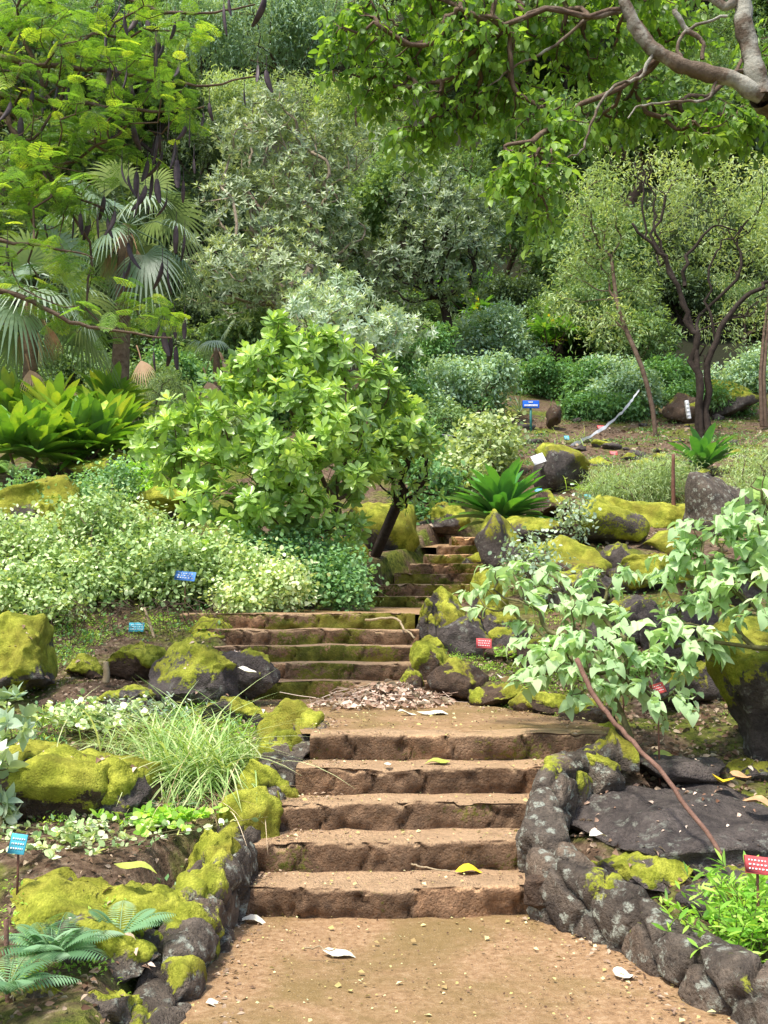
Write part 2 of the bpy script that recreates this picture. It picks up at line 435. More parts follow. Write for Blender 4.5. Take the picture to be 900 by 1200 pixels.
# leaf materials: dark, mid, bright
M['naupaka'] = leafmat('glossy_green_leaf', [(.1, .18, .05), (.25, .38, .1), (.5, .6, .22)], .36, .35, .9)
M['heart'] = leafmat('pale_heart_leaf', [(.17, .27, .12), (.29, .41, .21), (.45, .54, .33)], .5, .35, .4, tcol=(1.2, 1.3, .7, 1))
M['over'] = leafmat('overhead_green_leaf', [(.055, .12, .02), (.12, .22, .035), (.24, .36, .07)], .4, .5, .4)
M['pinnate'] = leafmat('yellow_green_leaflet', [(.07, .15, .03), (.16, .29, .045), (.38, .45, .06)], .5, .5, .3)
M['pod'] = plain('dark_pod', (.07, .048, .055), .55, .6, 12)
M['ground_leaf'] = leafmat('variegated_small_leaf', [(.1, .18, .06), (.32, .42, .19), (.68, .7, .5)], .45, .25, .35)
M['ground_leaf_g'] = leafmat('small_green_leaf', [(.05, .12, .05), (.12, .24, .09), (.25, .38, .18)], .45, .3, .35)
M['strap'] = leafmat('broad_strap_leaf', [(.04, .11, .015), (.1, .22, .02), (.2, .33, .03), (.42, .44, .05)], .3, .25, .7)
M['ti'] = leafmat('ti_leaf', [(.02, .085, .02), (.05, .17, .03), (.12, .3, .04)], .28, .3, .65)
M['palm'] = leafmat('fan_palm_leaf', [(.06, .1, .06), (.12, .18, .11), (.24, .3, .21)], .4, .25, .5)
M['deadpalm'] = leafmat('dry_palm_leaf', [(.16, .09, .05), (.32, .2, .12), (.45, .33, .22)], .8, .15, .1, tcol=(1.2, .9, .6, 1))
M['greytree'] = leafmat('grey_green_leaf', [(.1, .14, .08), (.24, .3, .17), (.46, .49, .33)], .45, .25, .45)
M['silver'] = leafmat('silver_green_leaf', [(.13, .2, .13), (.28, .36, .26), (.5, .56, .44)], .5, .25, .4)
M['darktree'] = leafmat('dusky_green_leaf', [(.05, .08, .045), (.13, .18, .1), (.28, .33, .2)], .45, .25, .45)
M['feather'] = leafmat('feathery_green_leaf', [(.11, .17, .07), (.24, .32, .15), (.42, .48, .27)], .6, .35, .2)
M['feather_bluehaze'] = leafmat('hazed_blue_green_leaf', [(.1, .18, .12), (.22, .32, .22), (.36, .46, .35)], .6, .3, .2)  # blue green leaf colour with the far trees' haze mixed into it
M['forest'] = leafmat('deep_forest_leaf', [(.025, .045, .022), (.06, .095, .04), (.13, .18, .08)], .55, .25, .25)
M['forest2'] = leafmat('hillside_leaf', [(.04, .08, .03), (.1, .17, .06), (.2, .28, .12)], .55, .3, .25)
M['shrub'] = leafmat('shrub_leaf', [(.045, .11, .035), (.1, .21, .07), (.2, .33, .13)], .5, .3, .3)
M['shrub_pale'] = leafmat('pale_shrub_leaf', [(.14, .2, .08), (.3, .36, .18), (.52, .56, .34)], .5, .3, .3)
M['yellowmix'] = leafmat('yellowing_leaf', [(.04, .1, .02), (.06, .15, .03), (.08, .19, .03), (.1, .22, .03), (.12, .24, .03), (.5, .36, .03)], .4, .35, .4, objvar=0)
M['grass'] = leafmat('long_grass', [(.14, .22, .06), (.24, .36, .13), (.44, .46, .26)], .55, .3, .3)
M['drygrass'] = leafmat('dry_grass', [(.25, .17, .1), (.42, .32, .2), (.55, .45, .32)], .8, .2, .1)
M['weed'] = leafmat('fresh_weed_leaf', [(.12, .28, .03), (.25, .42, .06), (.42, .56, .14)], .5, .4, .3)
M['fern'] = leafmat('fern_leaf', [(.07, .15, .07), (.15, .27, .14), (.28, .38, .26)], .55, .35, .25)
M['litter'] = leafmat('leaf_litter', [(.05, .028, .018), (.13, .08, .05), (.22, .155, .105), (.32, .25, .18)], .85, .1, .1, objvar=0, tcol=(1.1, 1, .8, 1))
M['litter_pale'] = leafmat('pale_leaf_litter', [(.1, .05, .03), (.26, .17, .12), (.4, .3, .23), (.55, .45, .36)], .85, .1, .1, objvar=0, tcol=(1.1, 1, .8, 1))
M['crumb'] = leafmat('fallen_crumbs', [(.22, .15, .07), (.35, .32, .12), (.5, .48, .28)], .8, .1, .1, objvar=0)
M['yellow'] = plain('yellow_dead_leaf', (.7, .5, .03), .6, .25, 18)
M['cream'] = plain('cream_dead_leaf', (.75, .7, .55), .7, .15, 18)
M['greenfall'] = plain('green_fallen_leaf', (.22, .34, .16), .5, .3, 18)
M['limefall'] = plain('lime_fallen_leaf', (.38, .42, .08), .5, .3, 18)
M['tan'] = plain('tan_dead_leaf', (.5, .3, .15), .7, .3, 18)
M['stick'] = barkmat('brown_stick', (.12, .065, .045, 1), (.26, .15, .11, 1), None, 14)
M['palestick'] = barkmat('pale_stick', (.3, .22, .12, 1), (.5, .4, .26, 1), None, 14)
M['red'] = plain('red_label', (.62, .1, .1), .5, .1, 40)
M['teal'] = plain('turquoise_label', (.08, .42, .52), .5, .1, 40)
M['blue'] = plain('blue_label', (.12, .3, .75), .45, .1, 40)
M['signblue'] = plain('blue_sign_board', (.02, .12, .62), .4, .1, 20)
M['white'] = plain('white_paint', (.8, .8, .8), .5, .05, 20)
M['greenpost'] = plain('green_post', (.03, .16, .15), .5, .1, 20)
M['rust'] = plain('rusty_post', (.16, .075, .05), .85, .35, 25)
M['tape'] = plain('white_plastic', (.72, .74, .76), .4, .1, 6, .5)
M['rope'] = plain('grey_rope', (.25, .25, .28), .7, .2, 30)

def groundmat():
    m, nt, out = newmat('soil_and_litter')
    pos = nd(nt, 'ShaderNodeNewGeometry').outputs['Position']
    n1 = noise(nt, pos, .9, 7, .65, .4); n2 = noise(nt, pos, 16, 6, .7); n3 = noise(nt, pos, 70, 3)
    c = ramp(nt, n2, [(.3, (.04, .026, .017, 1)), (.48, (.12, .078, .05, 1)), (.6, (.19, .135, .09, 1)), (.72, (.33, .26, .18, 1))])
    g = ramp(nt, n2, [(.35, (.04, .06, .01, 1)), (.6, (.17, .19, .03, 1))])
    c = mixc(nt, mrange(nt, n1, .47, .57), c, g)
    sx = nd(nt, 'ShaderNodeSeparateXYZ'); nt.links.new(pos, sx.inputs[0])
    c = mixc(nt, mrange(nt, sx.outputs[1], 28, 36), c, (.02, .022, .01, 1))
    p = nd(nt, 'ShaderNodeBsdfPrincipled', Roughness=.95); nt.links.new(c, p.inputs['Base Color']); p.inputs['Specular IOR Level'].default_value = .15
    b = nd(nt, 'ShaderNodeBump', Strength=.9, Distance=.03); nt.links.new(math_(nt, 'ADD', n2, math_(nt, 'MULTIPLY', n3, .5)), b.inputs['Height']); nt.links.new(b.outputs[0], p.inputs['Normal'])
    nt.links.new(p.outputs[0], out.inputs[0]); return m
def pathmat():
    m, nt, out = newmat('packed_earth')
    pos = nd(nt, 'ShaderNodeNewGeometry').outputs['Position']
    n1 = noise(nt, pos, 1.6, 6, .6, .5); n2 = noise(nt, pos, 26, 6, .75); n3 = noise(nt, pos, 130, 3, .6)
    c = ramp(nt, n2, [(.3, (.19, .112, .055, 1)), (.5, (.34, .21, .108, 1)), (.7, (.47, .325, .19, 1))])
    c = mixc(nt, mrange(nt, n1, .44, .62, 0, .75), c, (.2, .14, .05, 1))
    c = mixc(nt, mrange(nt, n3, .62, .74, 0, .7), c, (.62, .48, .34, 1))
    c = mixc(nt, mrange(nt, n3, .38, .28, 0, .7), c, (.1, .06, .035, 1))
    p = nd(nt, 'ShaderNodeBsdfPrincipled', Roughness=.9); nt.links.new(c, p.inputs['Base Color']); p.inputs['Specular IOR Level'].default_value = .2
    b = nd(nt, 'ShaderNodeBump', Strength=.6, Distance=.012); nt.links.new(math_(nt, 'ADD', n2, n3), b.inputs['Height']); nt.links.new(b.outputs[0], p.inputs['Normal'])
    nt.links.new(p.outputs[0], out.inputs[0]); return m
M['ground'] = groundmat(); M['path'] = pathmat()

# ------------------------------------------------------------------ terrain
def corr(y):
    L = np.interp(y, [-4, 3, 3.75, 4.74, 5.26, 5.9, 6.47, 7.0, 7.6, 8.8, 10.0, 11, 13, 15.5, 17.5], [-.7, -.68, -.73, -.87, -.84, -.6, -.42, -.5, -.78, -1.05, -1.55, -1.35, -.25, .6, 1.1])
    Rr = np.interp(y, [-4, 3, 3.75, 4.5, 5.07, 5.3, 5.7, 6.16, 6.47, 7.1, 7.4, 8.2, 8.8, 10.0, 11, 13, 15.5, 17.5], [1.45, 1.38, 1.3, 1.2, 1.03, .92, .85, 1.05, 1.38, 1.42, 1.3, .76, .42, .3, .5, 1.35, 1.5, 1.9])
    return L, Rr
def pathz(y):
    return np.interp(y, [5.26, 5.3, 6.47, 8.78, 8.82, 10.0, 13.0, 15.4, 18], [0, .12, .75, .78, .9, 1.5, 1.6, 2.5, 2.8])
CP = [(-3, -6, 0), (3, -6, 0), (0, -20, -.5), (-20, -20, 0), (20, -20, -.5)]
for px, py, Y in [(150, 1180, 3.8), (60, 1110, 4.4), (190, 1080, 4.6), (100, 1000, 5.0), (240, 985, 5.4), (30, 960, 5.8), (60, 900, 6.5), (290, 905, 6.3), (200, 880, 7.0), (60, 830, 8), (300, 838, 7.6),
                   (160, 775, 9.2), (20, 740, 10), (270, 745, 9.8), (60, 680, 11), (200, 680, 11.5), (330, 690, 12), (100, 600, 14), (330, 640, 14), (420, 640, 16), (60, 530, 17), (250, 500, 21), (400, 500, 24), (100, 440, 26), (400, 420, 34), (-200, 600, 14), (-300, 900, 8), (-200, 450, 26),
                   (860, 1150, 4.3), (760, 1050, 5.0), (900, 1080, 4.8), (800, 970, 5.9), (900, 960, 5.9), (720, 905, 6.5), (800, 885, 7), (780, 835, 8), (880, 840, 7.6), (640, 815, 8.2), (567, 795, 8.9), (600, 750, 10.2), (700, 790, 9), (620, 690, 12), (700, 655, 12.8),
                   (760, 610, 15), (860, 640, 13), (880, 740, 9.5), (700, 548, 19), (590, 600, 17), (850, 560, 17.5), (540, 530, 22), (620, 507, 25), (765, 512, 24), (850, 492, 27), (1000, 600, 16), (1100, 900, 7), (600, 455, 32), (800, 440, 34), (700, 360, 44), (1100, 430, 34),
                   (450, 300, 55), (0, 300, 55), (900, 300, 55), (450, 100, 80), (0, 100, 80), (900, 100, 80), (450, -80, 110), (-300, -80, 110), (1200, -80, 110)]:
    CP.append(tuple(P(px, py, Y)))
CP = np.array(CP)
_n = len(CP); _K = np.linalg.norm(CP[:, None, :2]-CP[None, :, :2], axis=-1); _Pm = np.c_[np.ones(_n), CP[:, :2]]
_A = np.block([[-_K+np.eye(_n)*.02, _Pm], [_Pm.T, np.zeros((3, 3))]]); _w = np.linalg.solve(_A, np.r_[CP[:, 2], 0, 0, 0])
def H(x, y, raw=False):
    x = np.atleast_1d(np.asarray(x, float)); y = np.atleast_1d(np.asarray(y, float))
    out = np.empty(x.shape); xf, yf, of = x.ravel(), y.ravel(), out.ravel()
    for i in range(0, len(xf), 20000):
        a, b = xf[i:i+20000], yf[i:i+20000]
        of[i:i+20000] = -np.sqrt((a[:, None]-CP[:, 0])**2+(b[:, None]-CP[:, 1])**2)@_w[:_n]+_w[_n]+_w[_n+1]*a+_w[_n+2]*b
    out = of.reshape(x.shape)
    q = np.stack([xf, yf, np.zeros_like(xf)], -1)
    out = out+(fbm(q*1.1, 3, 4)*.06+np.clip((yf-25)/30, 0, 1)*fbm(q*.12, 8, 3)*1.2).reshape(x.shape)
    if not raw:
        L, Rr = corr(y); inside = np.clip((np.minimum(x-L, Rr-x)+np.where(y < 8.8, .3, .12))/np.where(y < 8.8, .3, .14), 0, 1)*(y < 17.4)
        out = out*(1-inside)+(pathz(y)-.22)*inside
    return out
def Hz(x, y): return float(H(x, y)[0])
_Yt = np.concatenate([np.arange(3.5, 30, .1), np.arange(30, 140, .5)])
def hit(px, py):
    Q = np.array([P(px, py, t) for t in _Yt]); k = np.nonzero(Q[:, 2] < H(Q[:, 0], Q[:, 1]))[0]
    return float(_Yt[k[0]]) if len(k) else 120.0

def sp(n, near0, near1, step, far0, far1, g=1.12):
    v = list(np.arange(near0, near1, step)); s = step; x = near1
    while x < far1: v.append(x); s *= g; x += s
    s = step; x = near0-step; w = []
    while x > far0: w.append(x); s *= g; x -= s
    return np.array(sorted(w+v))
xs = sp(0, -5, 5, .07, -260, 260, 1.09); ys = sp(0, 2.5, 18, .07, -60, 320, 1.05)
X, Y = np.meshgrid(xs, ys); Z = H(X, Y)
mb = MB(); nx, ny = len(xs), len(ys); ii, jj = np.meshgrid(np.arange(nx-1), np.arange(ny-1)); a = (jj*nx+ii).ravel()
mb.add(np.stack([X.ravel(), Y.ravel(), Z.ravel()], -1), np.stack([a, a+1, a+nx+1, a+nx], -1))
tag(mb.build('ground', M['ground']), kind='structure')

def sheet(name, y0, y1, zf, pad=.08, step=.05):
    yy = np.arange(y0, y1+1e-6, step); L, Rr = corr(yy); u = np.linspace(0, 1, 41)
    Xs = (L-pad)[:, None]+(Rr-L+2*pad)[:, None]*u; Ys = np.repeat(yy[:, None], 41, 1)
    q = np.stack([Xs.ravel(), Ys.ravel(), 0*Xs.ravel()], -1)
    Zs = zf(Ys.ravel())+fbm(q*1.5, 5, 4)*.012
    m = MB(); ii, jj = np.meshgrid(np.arange(40), np.arange(len(yy)-1)); a = (jj*41+ii).ravel()
    m.add(np.stack([Xs.ravel(), Ys.ravel(), Zs], -1), np.stack([a, a+1, a+42, a+41], -1))
    return tag(m.build(name, M['path']), kind='structure')
sheet('path', -4, 5.40, lambda y: 0*y)
sheet('landing', 6.6, 8.90, lambda y: .75+.012*(y-6.5))
sheet('upper_landing', 10.1, 13.1, lambda y: 1.5+.03*(y-10))
sheet('upper_path', 15.6, 17.5, lambda y: 2.5+.12*(y-15.5))

# ------------------------------------------------------------------ stairs
def flight(label, steps, moss):
    """steps: (front y, x0, x1, z bottom, z top, depth)"""
    c = steps[0]; root = empty('stone_stairs', ((c[1]+c[2])/2, c[0], c[3]), label, 'stairs')
    for k, (y, x0, x1, zb, zt, dp) in enumerate(steps):
        nxx = max(20, int((x1-x0)/.016)); u = np.linspace(x0, x1, nxx)
        h = zt-zb; r = .032
        prof = [(0, t) for t in np.linspace(-.12, h-r, 9)]+[(r*(1-math.cos(a)), h-r+r*math.sin(a)) for a in np.linspace(.3, math.pi/2, 5)]+[(t, h) for t in np.linspace(r+.02, dp, 12)]
        prof = np.array(prof); V = np.zeros((len(prof), nxx, 3))
        V[..., 0] = u; V[..., 1] = y+prof[:, 0:1]; V[..., 2] = zb+prof[:, 1:2]
        q = V.reshape(-1, 3); s = 11+k*3+int(y*7)
        riser = np.repeat((prof[:, 1] < h-.005).astype(float), nxx)
        joints = np.cumsum(rng.uniform(.22, .62, 12))+x0-.1
        dj = np.min(np.abs(q[:, 0:1]-joints+.03*np.sin(q[:, 2:3]*40+k)), axis=1)
        lx = np.stack([q[:, 0], q[:, 1]*0+k, q[:, 2]*0], -1)
        off = fbm(q*np.array([4, 4, 7]), s, 5, .55)*.026
        q2 = q.copy()
        q2[:, 1] += (off-.004)*riser+fbm(lx*1.7, s+3, 2)*.035+np.exp(-(dj/.011)**2)*.034*riser
        q2[:, 2] += fbm(q*3, s+5, 4)*.009+fbm(lx*2.2, s+7, 2)*.008*(prof[:, 1].repeat(nxx) > h*.5)
        bid = np.searchsorted(joints, q[:, 0]); bo = rng.normal(0, .010, 20); bt = np.clip(rng.normal(.5, .2, 20), 0, 1)
        q2[:, 1] += bo[bid]*riser; tv = bt[bid]*riser+.5*(1-riser)
        chip = np.clip(fbm(q*np.array([9, 9, 9]), s+12, 3)-.35, 0, 1); q2[:, 1] += chip*.05*riser; q2[:, 2] -= chip*.03*(prof[:, 1].repeat(nxx) > h-.03)*(prof[:, 0].repeat(nxx) < .06)
        under = np.clip((.05-(q[:, 2]-zb))/.05, 0, 1)*riser; q2[:, 1] += under*.02*np.clip(fbm(q*6, s+9)+.6, 0, 1.2)
        mo = moss*(.42+.5*fbm(q*np.array([2.2, 2, 5]), s+2, 3))*riser+.12*moss*(1-riser)
        m = MB(); n = nxx; ii, jj = np.meshgrid(np.arange(n-1), np.arange(len(prof)-1)); a = (jj*n+ii).ravel()
        m.add(q2, np.stack([a, a+1, a+n+1, a+n], -1), None, tv, np.clip(mo, 0, 1))
        # end faces close the block
        for e, fl in ((0, 0), (n-1, 1)):
            idx = np.arange(len(prof))*n+e; E = np.vstack([q2[idx], [q2[idx[0]][0], y+dp, zb-.12]]); kk = len(E)-1
            t = [[kk, i, i+1] if fl else [kk, i+1, i] for i in range(len(prof)-1)]
            m.add(E, None, t)
        m.build('step', M['step'], root)
    return root
S1 = [(5.26, -.80, .98, 0, .15, .5), (5.56, -.72, .93, .15, .30, .5), (5.86, -.60, .95, .30, .45, .5), (6.16, -.52, 1.12, .45, .60, .5), (6.47, -.46, 1.4, .60, .76, .25)]
flight('foreground flight of five wide brown stone steps rising from the earth path', S1, .55)
S2 = [(8.8+.3*k, -1.1-.22*k, .42-.03*k, .78+.146*k if k else .74, .78+.146*(k+1), .5) for k in range(5)]
flight('middle flight of five mossy stone steps beyond the leaf strewn landing', S2, 1.0)
S3 = [(12.9+.42*k, -.3+.22*k, 1.36+.05*k, 1.58+.155*k, 1.58+.155*(k+1), .6) for k in range(7)]
flight('farthest flight of narrow dark mossy steps climbing beside the bushes', S3, 1.1)

# ------------------------------------------------------------------ rocks
import bmesh
_ico = {}
def ico(n):
    if n not in _ico:
        b = bmesh.new(); bmesh.ops.create_icosphere(b, subdivisions=n, radius=1)
        _ico[n] = (np.array([v.co[:] for v in b.verts]), np.array([[v.index for v in f.verts] for f in b.faces])); b.free()
    return _ico[n]
def rock_geo(c, r, seed, moss=.6, sub=5, rz=0.0, tilt=(0, 0), cuts=11, rough=1.0, mthick=.042):
    V, T = ico(sub); rg = np.random.default_rng(seed)
    q = V.copy()
    for k in range(cuts):
        n = norm(rg.normal(0, 1, 3)); o = rg.uniform(.42, .82); d = q@n
        q = q-np.maximum(0, d-o)[:, None]*n*.95
    q = q*(1+.12*fbm(V*1.3+seed, seed, 2))[:, None]
    q /= np.max(np.abs(q), axis=0)
    q = q*np.asarray(r)
    Rm = rotm(tilt[0], tilt[1], rz); q = q@Rm.T
    nr = norm((V/np.asarray(r))@Rm.T); m = float(np.mean(r))
    w = q+np.asarray(c)
    q = q+nr*(((fbm(w*(1.1/m)+seed, seed+1, 5, .6)*.08-.12*np.abs(fbm(w*(.9/m)+seed*2, seed+9, 4, .6)))*m+fbm(w*14, seed+4, 3)*.009)*rough)[:, None]
    mn = fbm(w*(1.2/m)+seed*3, seed+2, 4, .6)
    ms = np.clip(.5+(nr[:, 2]-.45)*.85+mn*.75+(moss-.68)*1.5, 0, 1)
    if moss <= 0: ms = ms*0
    thick = np.clip((ms-.42)/.3, 0, 1)*mthick*min(1.0, m*4)
    lump = .5+.6*vnoise(w*9, seed+6)+.35*vnoise(w*24, seed+7)+.25*vnoise(w*60, seed+8)
    q = q+nr*(thick*np.clip(lump, .05, 1.5))[:, None]
    return q+np.asarray(c), T, ms
def rock(name, spec, label=None, mat='rock', parent=None, group=None, **kw):
    """spec: px,py,w,h,Y or (c,r)"""
    if len(spec) >= 5:
        px, py, w, h, Y = spec[:5]; w, h = (w*1.14, h*1.32) if Y > 9 else (w, h); s = Y/F; c = P(px, py, Y); r = np.array([w/2*s, (spec[5] if len(spec) > 5 else (w+h)/4*s), h/2*s])
    else: c, r = spec
    seed = kw.pop('seed', int(abs(c[0]*911+c[1]*377+c[2]*127)) % 9973)
    if parent is None and group is None and c[1] > 8.5: kw['moss'] = kw.get('moss', .6)+.06
    V, T, ms = rock_geo(c, r, seed, **kw)
    m = MB(); m.add(V, None, T, .5, ms)
    o = m.build(name, M[mat], parent, True, origin=None if parent is not None else c-np.array([0, 0, r[2]]))
    if parent is None: tag(o, label, 'boulder' if max(r) > .2 else 'stone', group)
    return o

def cellwall(parent, tops, width, mat, mossv, seed=0, cell=.17, basez=lambda y: 0.0, name='wall'):
    rg = np.random.default_rng(seed)
    Q = smooth([P(*t) for t in tops], 14, 0); seg = np.r_[0, np.cumsum(np.linalg.norm(np.diff(Q, axis=0), axis=1))]
    L = np.arange(0, seg[-1], .013); Q = np.stack([np.interp(L, seg, Q[:, i]) for i in range(3)], -1)
    T = np.gradient(Q, axis=0); T[:, 2] = 0; T = norm(T); S = np.stack([T[:, 1], -T[:, 0], 0*T[:, 0]], -1)
    a = np.linspace(0, np.pi, 58); cx = np.sign(np.cos(a))*np.abs(np.cos(a))**.65; cz = np.abs(np.sin(a))**.55
    bz = np.array([basez(y) for y in Q[:, 1]])-.06; h = Q[:, 2]-bz
    wv = width/2*(1+.18*vnoise(np.c_[L*2, 0*L, 0*L+seed], seed))
    V = Q[:, None]+S[:, None]*(wv[:, None]*cx)[..., None]; V[..., 2] = bz[:, None]+h[:, None]*cz
    N = norm(S[:, None]*cx[None, :, None]+np.array([0, 0, 1.])*(cz**2)[None, :, None]); N = np.broadcast_to(N, V.shape)
    p = V.reshape(-1, 3); nn = N.reshape(-1, 3); sd = []
    for k in rg.permutation(len(p))[:6000]:
        rr = cell*rg.uniform(.7, 1.35)
        if all(np.sum((p[k]-q)**2) > rr*rr for q in sd): sd.append(p[k])
    sd = np.array(sd); wp = p+np.stack([fbm(p*7, seed+i, 3) for i in (1, 2, 3)], -1)*.022
    D = np.linalg.norm(wp[:, None]-sd[None], axis=-1); o = np.argsort(D, axis=1)[:, :2]; F1 = np.take_along_axis(D, o[:, :1], 1)[:, 0]; F2 = np.take_along_axis(D, o[:, 1:2], 1)[:, 0]
    g = np.clip((F2-F1)/.055, 0, 1); g = 1-(1-g)**2.2; ct = rg.uniform(0, 1, len(sd)); off = rg.normal(0, .016, len(sd))
    ms = np.clip(.5+(nn[:, 2]-.5)*.7+fbm(p*3.2, seed+6, 4, .6)*.7+(mossv+rg.normal(0, .16, len(sd))[o[:, 0]]-.68)*1.5, 0, 1)
    thick = np.clip((ms-.42)/.3, 0, 1)*.028*np.clip(.5+.6*vnoise(p*11, seed+8)+.4*vnoise(p*30, seed+9), 0, 1.5)
    d = -.045*(1-g)+off[o[:, 0]]*g+fbm(p*6, seed+4, 5, .55)*.02+thick
    q = p+nn*d[:, None]; n2 = len(a); ii, jj = np.meshgrid(np.arange(n2-1), np.arange(len(Q)-1)); k0 = (jj*n2+ii).ravel()
    m = MB(); m.add(q, np.stack([k0, k0+n2, k0+n2+1, k0+1], -1), None, np.clip(.15+.7*ct[o[:, 0]], 0, 1)*g, ms)
    for e in (0, len(Q)-1):
        r = q[e*n2:(e+1)*n2]; c = r.mean(0); kk = n2; E = np.vstack([r, c]); m.add(E, None, [[kk, i, i+1] if e == 0 else [kk, i+1, i] for i in range(n2-1)], .4, ms[e*n2:(e+1)*n2].mean())
    m.build(name, M[mat], parent)
# left kerb wall
def kerb(wall, rows, path, core=True):
    pts = []
    for (px, py, w, h, Yd, ms, mt, tl) in rows:
        s = Yd/F; c = P(px, py, Yd); top = c[2]+h/2*s; bot = min(c[2]-h/2*s, path(Yd)-.03)
        c2 = np.array([c[0], c[1], (top+bot)/2]); r = np.array([w/2*s*1.14, (w+h)/4*s*1.2, (top-bot)/2*1.04])
        rock('stone', (c2, r), None, mt, wall, moss=ms+.08, cuts=7, rough=.75, tilt=(0, tl*.6)); pts.append(c2)
Wl = empty('kerb_wall', (-.9, 5, 0), 'mortared kerb of rounded mossy and lichened stones left of the lowest steps', 'kerb wall')
kerb(Wl, [r+(0,) for r in [(347, 853, 78, 52, 7.2, .9, 'rock'), (325, 884, 80, 56, 6.65, .9, 'rock'), (312, 918, 78, 60, 6.2, .95, 'rock'), (372, 862, 26, 22, 6.8, .3, 'rock'), (358, 893, 30, 30, 6.35, .3, 'rock_brown'),
    (291, 960, 72, 66, 5.8, .85, 'rock'), (250, 1006, 66, 60, 5.35, .95, 'rock'), (328, 950, 28, 36, 5.9, .3, 'rock_brown'),
    (182, 1064, 62, 40, 4.75, .45, 'rock_lichen'), (160, 1094, 56, 44, 4.45, .45, 'rock_lichen'),(178, 1110, 40, 30, 4.4, .3, 'rock'), ]], lambda y: 0.0)
cellwall(Wl, [(368, 838, 7.0), (345, 868, 6.6), (318, 905, 6.2), (292, 945, 5.85), (268, 985, 5.4), (240, 1018, 5.0), (222, 1060, 4.68), (206, 1100, 4.4), (184, 1150, 4.1), (150, 1210, 3.75), (100, 1300, 3.35)], .27, 'rock_lichen', .3, 4, .19, lambda y: float(pathz(y))-.05)
Wr = empty('kerb_wall', (1.0, 5, 0), 'curving kerb of dark lichen spotted stones right of the lowest steps', 'kerb wall')
cellwall(Wr, [(742, 880, 6.35), (705, 866, 6.35), (668, 878, 6.15), (644, 905, 5.85), (640, 945, 5.6), (648, 985, 5.35), (680, 1012, 5.12), (735, 1038, 4.85), (795, 1080, 4.5), (850, 1112, 4.2), (905, 1150, 3.9), (1000, 1240, 3.45)], .27, 'rock_lichen', .24, 9, .25, lambda y: float(pathz(y))-.05)
for spec, mv, mt in [((640, 1042, 54, 48, 5.22), .15, 'rock_brown'), ((700, 905, 60, 70, 6.2), .6, 'rock_lichen')]: rock('stone', spec, None, mt, Wr, moss=mv, cuts=12, rough=.7)
Wm = empty('kerb_wall', (.9, 8, .76), 'low straight kerb of brown blocks edging the landing on its right', 'kerb wall')
kerb(Wm, [r+('rock_brown', 0) for r in [(535, 803, 66, 52, 8.75, .35), (590, 822, 74, 34, 8.35, .45), (636, 826, 66, 34, 8.0, .55), (684, 838, 66, 36, 7.5, .4), (712, 862, 50, 34, 7.0, .5), (505, 770, 44, 44, 9.2, .75), (486, 795, 30, 26, 8.85, .7)]], lambda y: .76)
Wu = empty('kerb_wall', (.5, 10, 1.2), 'rough stack of mossy stones right of the middle steps', 'kerb wall')
kerb(Wu, [r+('rock', 0) for r in [(526, 704, 62, 50, 10.4, .75), (498, 718, 34, 34, 10.0, .4), (548, 738, 78, 54, 9.9, .4), (508, 745, 32, 28, 9.8, .8), (497, 765, 24, 24, 9.5, .85), (512, 730, 22, 22, 9.9, .7), (580, 715, 50, 40, 10.6, .7), (570, 690, 40, 34, 11.2, .8), (600, 748, 62, 36, 9.9, .3)]], lambda y: .9)

